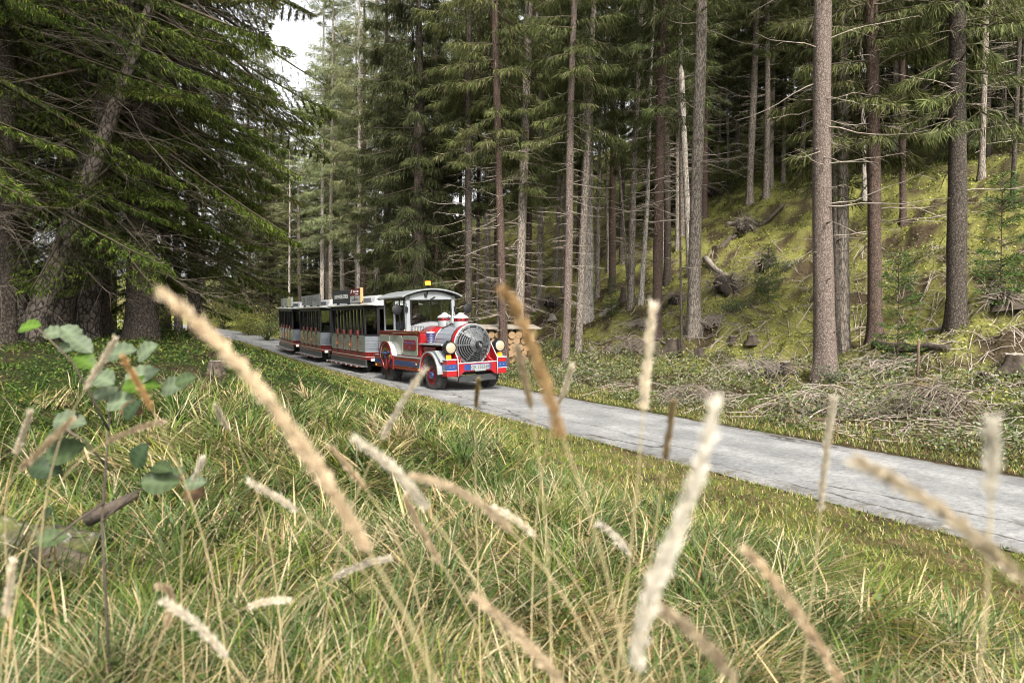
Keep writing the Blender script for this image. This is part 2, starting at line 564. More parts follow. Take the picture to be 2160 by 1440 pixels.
sm = node(t_, 'ShaderNodeValToRGB')                                   # where across the road the cracks are
mr = node(t_, 'ShaderNodeMapRange', i_From_Min=-W, i_From_Max=0.0); t_.links.new(sep.outputs[0], mr.inputs['Value'])
e = sm.color_ramp.elements
e[0].position = .0; e[0].color = (1, 1, 1, 1); e[1].position = .12; e[1].color = (1, 1, 1, 1)
for p_, v_ in ((.22, .12), (.70, .15), (.78, .95), (.92, .9), (1.0, .5)):
    k = e.new(p_); k.color = (v_, v_, v_, 1)
t_.links.new(mr.outputs[0], sm.inputs[0])
gate = node(t_, 'ShaderNodeTexNoise', i_Scale=.8, i_Detail=2.0); t_.links.new(la.outputs['Vector'], gate.inputs['Vector'])
gr = node(t_, 'ShaderNodeValToRGB'); gr.color_ramp.elements[0].position = .36; gr.color_ramp.elements[1].position = .46
t_.links.new(gate.outputs[0], gr.inputs[0])
m1 = node(t_, 'ShaderNodeMixRGB', blend_type='MULTIPLY'); m1.inputs[0].default_value = 1
t_.links.new(cr.outputs[0], m1.inputs[1]); t_.links.new(sm.outputs[0], m1.inputs[2])
m2 = node(t_, 'ShaderNodeMixRGB', blend_type='MULTIPLY'); m2.inputs[0].default_value = 1
t_.links.new(m1.outputs[0], m2.inputs[1]); t_.links.new(gr.outputs[0], m2.inputs[2])
mx = node(t_, 'ShaderNodeMixRGB'); mx.inputs[2].default_value = (.035, .032, .028, 1)
t_.links.new(m2.outputs[0], mx.inputs[0]); t_.links.new(ml.outputs[0], mx.inputs[1])
tk = node(t_, 'ShaderNodeValToRGB'); t_.links.new(mr.outputs[0], tk.inputs[0])
e = tk.color_ramp.elements; e[0].position = 0; e[0].color = (.72, .70, .66, 1); e[1].position = 1; e[1].color = (.74, .72, .68, 1)
for p_, v_ in ((.07, .9), (.2, 1.0), (.3, 1.12), (.42, .93), (.52, .90), (.64, 1.12), (.76, 1.0), (.93, .92)):
    k = e.new(p_); k.color = (v_, v_, v_, 1)
tm = node(t_, 'ShaderNodeMixRGB', blend_type='MULTIPLY'); tm.inputs[0].default_value = 1
t_.links.new(mx.outputs[0], tm.inputs[1]); t_.links.new(tk.outputs[0], tm.inputs[2])
dn = node(t_, 'ShaderNodeTexNoise', i_Scale=3.2, i_Detail=8.0, i_Roughness=.8); t_.links.new(la.outputs['Vector'], dn.inputs['Vector'])
dr_ = node(t_, 'ShaderNodeValToRGB'); dr_.color_ramp.elements[0].position = .50; dr_.color_ramp.elements[1].position = .60; t_.links.new(dn.outputs[0], dr_.inputs[0])
em = node(t_, 'ShaderNodeValToRGB'); t_.links.new(mr.outputs[0], em.inputs[0])
e = em.color_ramp.elements; e[0].position = 0; e[0].color = (1, 1, 1, 1); e[1].position = 1; e[1].color = (1, 1, 1, 1)
for p_, v_ in ((.05, .8), (.13, .0), (.88, .0), (.95, .7)):
    k = e.new(p_); k.color = (v_, v_, v_, 1)
dm = node(t_, 'ShaderNodeMixRGB', blend_type='MULTIPLY'); dm.inputs[0].default_value = 1
t_.links.new(dr_.outputs[0], dm.inputs[1]); t_.links.new(em.outputs[0], dm.inputs[2])
dx = node(t_, 'ShaderNodeMixRGB'); dx.inputs[2].default_value = (.075, .06, .04, 1)
t_.links.new(dm.outputs[0], dx.inputs[0]); t_.links.new(tm.outputs[0], dx.inputs[1])
t_.links.new(dx.outputs[0], b_.inputs['Base Color'])
b_.inputs['Roughness'].default_value = .85; b_.inputs['Specular IOR Level'].default_value = .3
bp = node(t_, 'ShaderNodeBump', i_Strength=.45, i_Distance=.012)
t_.links.new(nf.outputs[0], bp.inputs['Height']); t_.links.new(bp.outputs[0], b_.inputs['Normal'])
tag(link('road', me, m_road), kind='structure')

# ================================================================== GRASS and ground cover
def blades(P, L, wd, az, lean, curl, colr, nseg=3):
    """arching blades of grass: P roots, L lengths, az directions, lean start angle from vertical, curl added along the blade"""
    n = len(P)
    hx, hy = np.sin(az), np.cos(az)
    tw = rng.uniform(-.9, .9, n)
    wx, wy = np.cos(az + tw), -np.sin(az + tw)
    pos = P.copy()
    Vs = []; Cs = []
    for k in range(nseg + 1):
        f = k / nseg
        if k < nseg:
            w_ = (wd * (1 - f * f * .75) * .5)[:, None]
            side = np.stack([wx, wy, np.zeros(n)], 1) * w_
            Vs += [pos - side, pos + side]
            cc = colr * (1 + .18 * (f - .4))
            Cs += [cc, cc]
        else:
            Vs.append(pos.copy()); Cs.append(colr * 1.12)
        th = lean + curl * (f + .5 / nseg)
        step = (L / nseg)[:, None]
        pos = pos + np.stack([hx * np.sin(th), hy * np.sin(th), np.cos(th)], 1) * step
    V = np.stack(Vs, 1)                               # n, 2*nseg+1, 3
    C = np.stack(Cs, 1)
    m = 2 * nseg + 1
    tri = []
    for k in range(nseg - 1):
        a = 2 * k
        tri += [(a, a + 1, a + 3), (a, a + 3, a + 2)]
    a = 2 * (nseg - 1)
    tri.append((a, a + 1, a + 2))
    T = (np.arange(n)[:, None, None] * m + np.array(tri)[None]).reshape(-1, 3)
    return V.reshape(-1, 3), T, C.reshape(-1, 3)

def cat(parts):
    Vs, Ts, Cs, b = [], [], [], 0
    for V, T, C in parts:
        Vs.append(V); Ts.append(T + b); Cs.append(C); b += len(V)
    return np.concatenate(Vs), np.concatenate(Ts), np.concatenate(Cs)

def polar(n, d0, d1, p=1.0, a0=-41, a1=41):
    """random points seen from the photographer's side of the road, denser where near"""
    u = rng.random(n) ** p
    d = d0 * (d1 / d0) ** u
    a = rng.uniform(a0, a1, n) * math.pi / 180
    return np.sin(a) * d, np.cos(a) * d, d

def pick(cols, prob, n):

    c = np.cumsum(prob, axis=1)
    c = c / c[:, -1:]
    k = (rng.random(n)[:, None] > c).sum(1)
    return np.array(cols)[np.clip(k, 0, len(cols) - 1)]

m_grass = leafmat('grass_blades', trans=.3, rough=.5, hue=0)
m_leaf = leafmat('undergrowth_leaves', trans=.3, rough=.55, hue=0)
G = [(.052, .088, .019), (.105, .140, .027), (.078, .108, .042), (.36, .285, .15), (.23, .155, .07), (.46, .385, .24), (.20, .205, .04)]
parts = []
# the long matted grass on the photographer's side
n = 108000
x, y, d = polar(n, 1.15, 30, .85)
s, t = st(x, y)
keep = (s > .02) & (s < 9.5)
wood = sstep(-3.5, 1.5, t) * sstep(1.2, 3.2, s)
dens = 1 - .72 * wood
keep &= rng.random(n) < dens
x, y, d, s, t, wood = [q[keep] for q in (x, y, d, s, t, wood)]
n = len(x)
patch = fbm(x * .9, y * .9, 77); patch2 = fbm(x * 2.3, y * 2.3, 83)
tall = sstep(1.1, 3.3, s) * (1 - .55 * wood) * (.55 + .9 * patch2)
L = (.06 + .21 * tall) * rng.uniform(.5, 1.35, n)
wd = (.0036 + .0038 * tall) * (d / 2.6) ** .7 * rng.uniform(.6, 1.5, n)
flow = (fbm(x * 1.1, y * 1.1, 91) * 6.5 + .6) * math.pi
az = flow + rng.normal(0, .6, n)
mat_ = np.clip(sstep(.36, .54, fbm(x * .7 + 40, y * .7, 99)) + np.exp(-((x - .4) ** 2 / 3 + (y - 3.1) ** 2 / 2)), 0, 1) * sstep(1.0, 2.2, s)
lean = np.clip(rng.normal(.45 + .85 * mat_, .38, n), 0, 1.5)
curl = rng.uniform(.3, 2.0, n) * (1 - .55 * mat_)
L = L * (1 + .35 * mat_)
core = np.exp(-((x - .35) ** 2 / 2.2 + (y - 3.0) ** 2 / 1.6)) * sstep(.3, .55, patch2 + .15)
dry = np.clip(sstep(.46, .66, patch) * .6 + .9 * core, 0, 1) * sstep(.9, 2.0, s) * (1 - .7 * wood)
edge = sstep(2.9, .9, s)
prob = np.stack([.38 - .24 * dry, .26 - .1 * dry + .15 * edge, .22 - .12 * dry - .1 * edge, .06 + .34 * dry, .06 + .12 * dry + .05 * edge, .035 + .10 * dry, .02 + .35 * edge], 1)
prob = np.clip(prob, .005, None)
cc = pick(G, prob, n) * rng.uniform(.7, 1.3, n)[:, None]
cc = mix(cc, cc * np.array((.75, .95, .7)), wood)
z = height(x, y) - .01
# edge grass is short and bright
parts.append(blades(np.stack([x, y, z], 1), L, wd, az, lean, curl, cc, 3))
# tussocks: fountains of longer green blades
for k in range(330):
    dd = 1.7 * (9.5 / 1.7) ** rng.random(); aa = rng.uniform(-40, 40) * math.pi / 180
    cx, cyy = math.sin(aa) * dd, math.cos(aa) * dd
    s, t = st(np.array([cx]), np.array([cyy]))
    if s[0] < 2.3 or (t[0] > 0 and s[0] > 3): continue
    m_ = int(rng.integers(50, 110))
    rr = np.abs(rng.normal(0, .05, m_)); th = rng.uniform(0, 2 * math.pi, m_)
    px_, py_ = cx + rr * np.sin(th), cyy + rr * np.cos(th)
    hue = [np.array(G[0]), np.array(G[2]) * 1.1, np.array(G[1]), np.array(G[3]) * .8][int(rng.choice(4, p=[.4, .3, .18, .12]))]
    C = hue * rng.uniform(.7, 1.35, m_)[:, None]
    dryb = rng.random(m_) < .16
    C[dryb] = np.array(G[5]) * .85
    parts.append(blades(np.stack([px_, py_, height(px_, py_)], 1), rng.uniform(.16, .40, m_), np.full(m_, .0058) * (dd / 2.6) ** .6,
                        th + rng.normal(0, .4, m_), rng.uniform(.05, .7, m_), rng.uniform(.5, 1.7, m_), C, 4))
# thatch: bundles of long flattened blades that share a direction
for k in range(560):
    dd = 1.5 * (9.0 / 1.5) ** rng.random(); aa = rng.uniform(-40, 40) * math.pi / 180
    cx, cyy = math.sin(aa) * dd, math.cos(aa) * dd
    s, t = st(np.array([cx]), np.array([cyy]))
    if s[0] < 2.0 or (t[0] > 0 and s[0] > 3): continue
    m_ = int(rng.integers(40, 90))
    a0 = float(fbm(np.array([cx * .9]), np.array([cyy * .9]), 191)[0]) * 14 + rng.normal(0, .3)
    px_, py_ = cx + rng.normal(0, .10, m_), cyy + rng.normal(0, .10, m_)
    core_ = math.exp(-((cx - .3) ** 2 / 2.5 + (cyy - 3.0) ** 2 / 2.5))
    straw = rng.random() < .14 + .6 * core_
    hue = np.array(G[[3, 5, 4][int(rng.choice(3, p=[.5, .3, .2]))]] if straw else G[[0, 1, 2, 6][int(rng.choice(4, p=[.3, .3, .2, .2]))]])
    C = hue * rng.uniform(.6, 1.35, m_)[:, None]
    oth = rng.random(m_) < .25
    C[oth] = np.array(G[0] if straw else G[3]) * rng.uniform(.7, 1.2, oth.sum())[:, None]
    parts.append(blades(np.stack([px_, py_, height(px_, py_) + .02 + .05 * rng.random(m_)], 1), rng.uniform(.14, .36, m_), rng.uniform(.0035, .0075, m_) * (dd / 2.6) ** .6,
                        a0 + rng.normal(0, .28, m_), rng.uniform(.75, 1.35, m_), rng.uniform(.2, .8, m_), C, 4))
n = 85000
tt = -9 + 46 * rng.random(n) ** 1.15; ss = -.03 + 2.9 * rng.random(n) ** 1.15
xs = E0[None] + DR[None] * tt[:, None] + NR[None] * ss[:, None]
fr_ = tt > T0
if fr_.any(): xs[fr_] = np.array([xy(a, b) for a, b in zip(ss[fr_], tt[fr_])])
x, y = xs[:, 0], xs[:, 1]; d = np.hypot(x, y)
q1 = fbm(x * 1.3, y * 1.3, 123)
cc = pick([(.15, .185, .035), (.20, .205, .04), (.095, .13, .03), (.33, .27, .14), (.22, .16, .075)], np.stack([.28 + 0 * q1, .24 + 0 * q1, .22 + 0 * q1, .10 + .35 * sstep(.45, .65, q1), .06 + .25 * sstep(.45, .65, q1)], 1), n) * rng.uniform(.7, 1.3, n)[:, None]
parts.append(blades(np.stack([x, y, height(x, y) - .01], 1), (.045 + .04 * sstep(.2, 2.6, ss)) * rng.uniform(.6, 1.6, n), .0042 * (d / 2.6) ** .72 * rng.uniform(.7, 1.4, n), rng.uniform(0, 6.28, n),
                    np.abs(rng.normal(.5, .4, n)), rng.uniform(.2, 1.3, n), cc, 2))
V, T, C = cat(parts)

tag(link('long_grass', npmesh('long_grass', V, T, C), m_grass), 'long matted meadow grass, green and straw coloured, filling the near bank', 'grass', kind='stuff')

# thin upright dry stalks standing out of the near grass
n = 170
x, y, d = polar(n, 1.4, 9, 1.0)
s, t = st(x, y)
k = (s > 1.0) & ~((t > 0) & (s > 3.0))
x, y, d = x[k], y[k], d[k]; n = len(x)
V, T, C = blades(np.stack([x, y, height(x, y)], 1), rng.uniform(.3, .62, n), np.full(n, .0022) * (d / 2.6) ** .6, rng.uniform(0, 6.28, n),
                 rng.uniform(.0, .6, n), rng.uniform(0, .7, n), pick([(.45, .38, .25), (.3, .22, .12), (.2, .2, .08)], np.tile([.5, .3, .2], (n, 1)), n), 4)
tag(link('dry_stalks', npmesh('dry_stalks', V, T, C), m_grass), 'thin dry grass stalks sticking up from the near bank', 'grass', kind='stuff')

# short verge grass along the far edge of the road
n = 60000
tt = -9 + 62 * rng.random(n) ** 1.25
rr = np.abs(rng.normal(0, .55, n)) - .03
xs = np.array([xy(-W - a, b) for a, b in zip(rr, tt)])
x, y = xs[:, 0], xs[:, 1]; d = np.hypot(x, y)
L = (.05 + .09 * sstep(.2, 1, rr)) * rng.uniform(.6, 1.5, n) * (1 + .5 * (fbm(x, y, 3) - .4))
cc = pick(G, np.tile([.22, .26, .06, .14, .12, .05, .25], (n, 1)), n) * rng.uniform(.7, 1.3, n)[:, None]
V, T, C = blades(np.stack([x, y, height(x, y) - .01], 1), L, .0040 * (d / 2.6) ** .72, rng.uniform(0, 6.28, n), np.abs(rng.normal(.3, .3, n)), rng.uniform(.2, 1.2, n), cc, 2)
tag(link('verge_grass', npmesh('verge_grass', V, T, C), m_grass), 'short yellow-green grass along the far road edge', 'grass', kind='stuff')

def leaflets(P, size, colr, up=.5, asp=.55, roll=1.0, az=None):
    """kite shaped leaves, 2 triangles each, tilted at random about the upward direction"""
    n = len(P)
    az = rng.uniform(0, 6.283, n) if az is None else az
    el = rng.normal(0, .55, n) + (up - .5)
    dvec = np.stack([np.sin(az) * np.cos(el), np.cos(az) * np.cos(el), np.sin(el)], 1)
    side = np.stack([np.cos(az), -np.sin(az), rng.normal(0, .45 * roll, n)], 1)
    side /= np.linalg.norm(side, axis=1)[:, None]
    L = size[:, None]
    a = P; b = P + dvec * L * .45 + side * L * asp * .5; c = P + dvec * L * .45 - side * L * asp * .5
    e = P + dvec * L - np.array((0, 0, 1.0)) * L * .15
    V = np.stack([a, b, e, c], 1).reshape(-1, 3)
    T = (np.arange(n)[:, None, None] * 4 + np.array([(0, 1, 2), (0, 2, 3)])[None]).reshape(-1, 3)
    return V, T, np.repeat(colr, 4, axis=0)

# dark leafy ground cover under the trees on the left bank
n = 60000
x, y, d = polar(n, 3.2, 26, .8, -41, 4)
s, t = st(x, y)
k = (s > 1.0) & (s < 12) & (rng.random(n) < sstep(-5.5, .5, t) * sstep(.8, 2.6, s) * (.25 + 1.3 * sstep(.35, .6, fbm(x * 1.1, y * 1.1, 5))))
x, y, d = x[k], y[k], d[k]; n = len(x)
hgt = rng.random(n) * (.05 + .13 * fbm(x * 1.7, y * 1.7, 15))
cc = pick([(.05, .085, .02), (.075, .115, .022), (.11, .14, .03), (.16, .15, .03), (.1, .07, .035)], np.tile([.38, .3, .18, .07, .07], (n, 1)), n) * rng.uniform(.7, 1.3, n)[:, None]
V, T, C = leaflets(np.stack([x, y, height(x, y) + hgt], 1), rng.uniform(.018, .04, n) * (d / 6) ** .6, cc, .55, .7)
tag(link('ground_cover', npmesh('ground_cover', V, T, C), m_leaf), 'low dark green leafy ground cover under the trees on the left bank', 'ground cover', kind='stuff')

# herbs and brambles between the road and the slope on the right
n = 170000
tt = -9 + 52 * rng.random(n) ** 1.3
rr = .45 + 5.2 * rng.random(n) ** 1.2
xs = E0[None] + DR[None] * tt[:, None] - NR[None] * (W + rr)[:, None]
far = tt > T0
if far.any(): xs[far] = np.array([xy(-W - a, b) for a, b in zip(rr[far], tt[far])])
x, y = xs[:, 0], xs[:, 1]; d = np.hypot(x, y)
cl = fbm(x * .8, y * .8, 51); cl2 = fbm(x * 2.6, y * 2.6, 53)
k = (rng.random(n) < .15 + 1.2 * sstep(.36, .62, cl) * sstep(.25, .6, cl2)) & (d < 48)
x, y, d, rr, cl, cl2 = [q[k] for q in (x, y, d, rr, cl, cl2)]; n = len(x)
hmax = (.08 + .55 * sstep(.3, .75, cl * .5 + cl2 * .5)) * sstep(.2, 1.2, rr) * (1 - .5 * sstep(3.5, 5.6, rr))
hgt = hmax * rng.random(n) ** .6
cc = pick([(.075, .105, .032), (.12, .14, .055), (.17, .175, .07), (.165, .18, .125), (.24, .205, .10), (.2, .145, .085)], np.tile([.3, .22, .12, .24, .06, .06], (n, 1)), n) * rng.uniform(.65, 1.3, n)[:, None]
V, T, C = leaflets(np.stack([x, y, height(x, y) + hgt], 1), rng.uniform(.035, .085, n) * (d / 14) ** .35, cc, .5, .6)
tag(link('undergrowth', npmesh('undergrowth', V, T, C), m_leaf), 'knee high herbs and brambles growing between the road and the mossy slope', 'undergrowth', kind='stuff')

# moss cushions and small plants over the slope
n = 300000
x, y, d = polar(n, 8, 75, .8, -12, 41)
s, t = st(x, y); rr = -s - W
cl = fbm(x * .7, y * .7, 31); cl2 = fbm(x * 2.2, y * 2.2, 37)
mossy = rng.random(n) < .10 + 1.0 * sstep(.42, .58, cl2 * .6 + cl * .4)
k = (rr > 3.2) & (mossy | (rng.random(n) < .5))
x, y, d, rr, cl2, mossy = [q[k] for q in (x, y, d, rr, cl2, mossy)]; n = len(x)
cc = pick([(.32, .325, .07), (.28, .29, .065), (.20, .22, .055), (.29, .265, .095), (.16, .125, .075), (.09, .105, .03)], np.tile([.22, .27, .24, .05, .12, .10], (n, 1)), n) * rng.uniform(.6, 1.3, n)[:, None]
lit_ = pick([(.14, .10, .065), (.20, .155, .105), (.085, .06, .04), (.12, .13, .05)], np.tile([.35, .25, .25, .15], (n, 1)), n) * rng.uniform(.6, 1.3, n)[:, None]
cc = np.where(mossy[:, None], cc, lit_)
cc = mix(cc, cc * np.array((.65, .85, .75)), sstep(12, 26, rr) * .6)
V, T, C = leaflets(np.stack([x, y, height(x, y) + rng.random(n) ** 2 * .10], 1), rng.uniform(.026, .075, n) * (d / 18) ** .6, cc * np.array((1.0, 1.02, 1.15)), .6, .8)
tag(link('moss', npmesh('moss', V, T, C), m_leaf), 'bright yellow-green moss cushions covering the forest slope', 'moss', kind='stuff')

n = 9000
x, y, d = polar(n, 1.5, 14, .9)
s, t = st(x, y)
k = (s > .4) & (s < 9) & (rng.random(n) < sstep(.45, .62, fbm(x * 1.6, y * 1.6, 301)))
x, y, d = x[k], y[k], d[k]; n = len(x)
cc = pick([(.07, .11, .03), (.10, .15, .045), (.05, .085, .025), (.16, .17, .05)], np.tile([.35, .3, .25, .1], (n, 1)), n) * rng.uniform(.7, 1.3, n)[:, None]
V, T, C = leaflets(np.stack([x, y, height(x, y) + rng.uniform(.03, .16, n)], 1), rng.uniform(.018, .042, n), cc, .5, .75)
tag(link('low_herbs', npmesh('low_herbs', V, T, C), m_leaf), 'small broad leaved herbs growing among the near grass', 'herbs', kind='stuff')
# fallen brown and yellow leaves caught in the near grass
n = 420
x, y, d = polar(n, 1.6, 12, 1.0)
s, t = st(x, y); k = (s > .2) & (s < 8)
x, y, d = x[k], y[k], d[k]; n = len(x)
cc = pick([(.13, .085, .055), (.20, .14, .09), (.32, .26, .06), (.09, .06, .05)], np.tile([.4, .3, .08, .22], (n, 1)), n) * rng.uniform(.7, 1.3, n)[:, None]
V, T, C = leaflets(np.stack([x, y, height(x, y) + rng.uniform(.02, .14, n)], 1), rng.uniform(.025, .055, n), cc, .5, .6, 2.0)
tag(link('fallen_leaves', npmesh('fallen_leaves', V, T, C), m_leaf), 'curled brown leaves lying in the near grass', 'leaves', kind='stuff')

# ================================================================== TREES
m_needle = leafmat('spruce_needles', trans=.22, rough=.75, spec=.08, hue=.03)
BARK = {
    'red': barkmat('bark_reddish', (.07, .052, .043), (.20, .158, .135), (.30, .27, .25), 22, 13, .25),
    'brown': barkmat('bark_brown', (.04, .028, .022), (.125, .085, .068), (.26, .24, .21), 20, 12, .1),
    'dark': barkmat('bark_dark', (.025, .02, .016), (.09, .072, .058), (.26, .25, .23), 19, 11, .25),
    'grey': barkmat('bark_grey', (.08, .066, .055), (.29, .245, .205), (.42, .40, .36), 17, 4, .3),
    'pale': barkmat('bark_pale_lichen', (.12, .10, .085), (.40, .355, .305), (.56, .54, .50), 15, 2.2, .5),
    'shade': barkmat('bark_rough_grey', (.035, .028, .024), (.20, .165, .14), (.34, .32, .29), 11, 6, .3, 1.0),
}
m_dead = pmat('dead_twigs', (.36, .31, .26), (.20, .16, .125), 5, .9, bump=.3)
m_deaddark = pmat('dead_twigs_dark', (.22, .18, .145), (.10, .08, .06), 5, .9, bump=.3)
m_limb = pmat('limb_bark', (.13, .10, .08), (.07, .05, .04), 8, .9, bump=.4)

def tubes_np(curves, radii, n=4):
    """curves: list of (k,3) arrays of one length k; radii: (m,k)"""
    Cv = np.asarray(curves, float); m, k, _ = Cv.shape
    Rd = np.asarray(radii, float)
    D = np.gradient(Cv, axis=1); D /= np.linalg.norm(D, axis=2, keepdims=True) + 1e-9
    up = np.array((.13, .21, .97))
    A = np.cross(D, up); A /= np.linalg.norm(A, axis=2, keepdims=True) + 1e-9
    B = np.cross(D, A)
    th = np.arange(n) * 2 * math.pi / n
    ring = (A[:, :, None, :] * np.cos(th)[None, None, :, None] + B[:, :, None, :] * np.sin(th)[None, None, :, None]) * Rd[:, :, None, None]
    V = (Cv[:, :, None, :] + ring).reshape(-1, 3)
    a = np.arange(m)[:, None, None] * (k * n); i = np.arange(k - 1)[None, :, None] * n; j = np.arange(n)[None, None, :]
    j2 = (j + 1) % n
    Q = np.stack([a + i + j, a + i + j2, a + i + n + j2, a + i + n + j], -1).reshape(-1, 4)
    return V, Q

def kites(P, D, L, wd, colr, g):
    n = len(P)
    rv = g.normal(0, 1, (n, 3))
    S = np.cross(D, rv); S /= np.linalg.norm(S, axis=1)[:, None] + 1e-9
    L = L[:, None]; wd = wd[:, None]
    V = np.stack([P, P + D * L * .42 + S * wd * .5, P + D * L, P + D * L * .42 - S * wd * .5], 1).reshape(-1, 3)
    T = (np.arange(n)[:, None, None] * 4 + np.array([(0, 1, 2), (0, 2, 3)])[None]).reshape(-1, 3)
    return V, T, np.repeat(colr, 4, axis=0)

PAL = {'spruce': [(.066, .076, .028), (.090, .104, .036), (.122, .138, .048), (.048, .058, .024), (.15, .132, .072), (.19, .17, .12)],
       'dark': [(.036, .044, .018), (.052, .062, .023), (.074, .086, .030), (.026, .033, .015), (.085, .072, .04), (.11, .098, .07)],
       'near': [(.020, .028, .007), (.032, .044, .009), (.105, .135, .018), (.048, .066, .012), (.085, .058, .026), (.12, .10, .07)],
       'larch_haze': [(.135, .155, .075), (.17, .19, .085), (.21, .225, .10), (.12, .14, .07), (.21, .195, .12), (.24, .22, .165)],  # light greens paled further, haze over far trees put into the colour
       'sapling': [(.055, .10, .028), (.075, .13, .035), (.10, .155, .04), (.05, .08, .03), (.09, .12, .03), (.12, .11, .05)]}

def make_crown(name, H, zb, Rm, nb, dens, tl, tw, hang, seed, pal='spruce', gap=.0, fine_z=None, p0=(-.22, .55), sag=.28, shoot=.34, ztop_q=1.0):
    """a spruce crown: branches in loose whorls with side shoots hung with needled twigs"""
    g = np.random.default_rng(seed)
    h = zb + (H - zb) * np.sort(g.random(nb)) ** 1.05
    q = (h - zb) / (H - zb)
    L = Rm * np.minimum(1, .62 + (h - zb) / 3.5 * .4) * (1 - q) ** .72 * g.uniform(.6, 1.15, nb) + .15
    az = np.arange(nb) * 2.39996 + g.normal(0, .5, nb)
    sl = p0[0] + (p0[1] - p0[0]) * q + g.normal(0, .1, nb)
    sg = sag * (1 - .6 * q) * g.uniform(.5, 1.4, nb)
    out = np.stack([np.sin(az), np.cos(az), np.zeros(nb)], 1); sd_ = np.stack([np.cos(az), -np.sin(az), np.zeros(nb)], 1)
    def curve(b, u):
        z = h[b] + L[b] * (sl[b] * u - sg[b] * (u ** 2 - .75 * u ** 3) * 1.6)
        r = L[b] * u * (1 - .06 * u)
        return out[b] * r[..., None] + np.stack([0 * z, 0 * z, z], -1)
    us = np.linspace(0, 1, 6)
    cv = np.stack([curve(np.arange(nb), np.full(nb, u)) for u in us], 1)
    rr = (.012 + .011 * L)[:, None] * (1 - .85 * us)[None]
    Vb, Qb = tubes_np(cv, rr, 3)
    # twigs
    cnt = np.maximum(3, (L * dens * g.uniform(.55, 1.35, nb))).astype(int)
    if fine_z is not None:
        cnt = np.where(h > fine_z, np.maximum(3, cnt // 9), cnt)
    cnt = np.where(g.random(nb) < gap, cnt // 5, cnt)
    b = np.repeat(np.arange(nb), cnt); n = len(b)
    u = g.random(n) ** .75 * .97 + .03
    wv = shoot * L[b] * (1 - u) ** .8 * np.minimum(1, u * 4) + .07
    # side shoots at set places along the branch
    u = np.where(g.random(n) < .8, np.round(u * (3 + L[b] * 4)) / (3 + L[b] * 4), u)
    sgn = np.where(g.random(n) < .5, -1.0, 1.0)
    v = g.random(n) ** .8 * wv
    base = curve(b, np.minimum(u, 1))
    P = base + sd_[b] * (sgn * v)[:, None] + out[b] * (v * .55)[:, None]
    P[:, 2] -= hang * .42 * v ** 1.25 + g.random(n) * .03
    c = hang * g.uniform(.1, 1.6, n) * (.5 + .5 * (L[b] > .8))
    D = out[b] * g.uniform(.25, 1.0, n)[:, None] + sd_[b] * (sgn * g.uniform(-.1, .9, n))[:, None]
    D[:, 2] -= c
    D += g.normal(0, .36, (n, 3))
    D[:, 2] += .15 * (1 - hang) + .25 * q[b]
    D /= np.linalg.norm(D, axis=1)[:, None]
    tlen = tl * g.uniform(.5, 1.35, n); twid = tw * g.uniform(.7, 1.3, n)
    if fine_z is not None:
        big = h[b] > fine_z
        tlen = np.where(big, tlen * 3.0, tlen); twid = np.where(big, twid * 3.2, twid)
    pc = PAL[pal]
    bk = g.random(nb)
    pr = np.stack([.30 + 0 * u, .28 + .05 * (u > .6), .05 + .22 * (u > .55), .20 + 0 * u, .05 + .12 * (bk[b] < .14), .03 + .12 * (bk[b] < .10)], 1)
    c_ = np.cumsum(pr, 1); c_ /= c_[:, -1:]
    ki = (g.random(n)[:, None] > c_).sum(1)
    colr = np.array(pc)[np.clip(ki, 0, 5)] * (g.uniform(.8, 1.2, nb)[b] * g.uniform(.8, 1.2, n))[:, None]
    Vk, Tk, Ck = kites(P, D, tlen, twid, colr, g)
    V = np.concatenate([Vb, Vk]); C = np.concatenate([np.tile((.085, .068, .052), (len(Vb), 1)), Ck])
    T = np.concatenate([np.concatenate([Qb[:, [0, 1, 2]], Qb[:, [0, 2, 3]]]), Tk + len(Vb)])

    return npmesh(name, V, T, C)

def make_dead(name, z0, z1, n, lmin, lmax, seed, rad=.011, twigs=5, droop=.25, side=None):
    """bare dead branches with a few thin twigs, from z0 to z1 on the stem"""
    g = np.random.default_rng(seed)
    cv = []; rd = []
    for i in range(n):
        z = z0 + (z1 - z0) * g.random(); a = g.uniform(0, 6.283) if side is None else g.normal(side, .8)
        L = g.uniform(lmin, lmax) * (.55 + .45 * g.random())
        o = np.array((math.sin(a), math.cos(a), 0)); sdv = np.array((math.cos(a), -math.sin(a), 0))
        s0 = g.normal(-.05, .16); k = g.uniform(.2, 1.3) * droop; bend = g.normal(0, .24)
        u = np.linspace(0, 1, 7)
        pt = o * (L * u)[:, None] + sdv * (L * bend * u ** 2 + np.cumsum(g.normal(0, .012 * L, 7)))[:, None]
        zz = z + L * (s0 * u - k * u ** 1.6 + .9 * k * u ** 3.2) + np.cumsum(g.normal(0, .018 * L, 7))
        pt[:, 2] = zz
        cv.append(pt); rd.append((rad * (.7 + .35 * L)) * (1 - .82 * u))
        for j in range(int(g.integers(0, twigs + 1))):
            f = g.uniform(.3, .95); p = pt[0] + (pt[-1] - pt[0]) * f; idx = min(5, int(f * 6)); p = pt[idx] + (pt[idx + 1] - pt[idx]) * (f * 6 - idx)
            l2 = L * g.uniform(.12, .4)
            dv = o * g.uniform(.4, 1) + sdv * g.choice([-1, 1]) * g.uniform(.3, .9); dv /= np.linalg.norm(dv)
            q2 = p + dv * (l2 * u)[:, None]
            q2[:, 2] += l2 * (g.normal(-.1, .2) * u - g.uniform(.1, .5) * u ** 2) + np.cumsum(g.normal(0, .012 * l2, 7))
            cv.append(q2); rd.append(rad * .42 * (1 - .7 * u))
    V, Q = tubes_np(cv, rd, 4)
    return npmesh(name, V, None, None, True, Q)

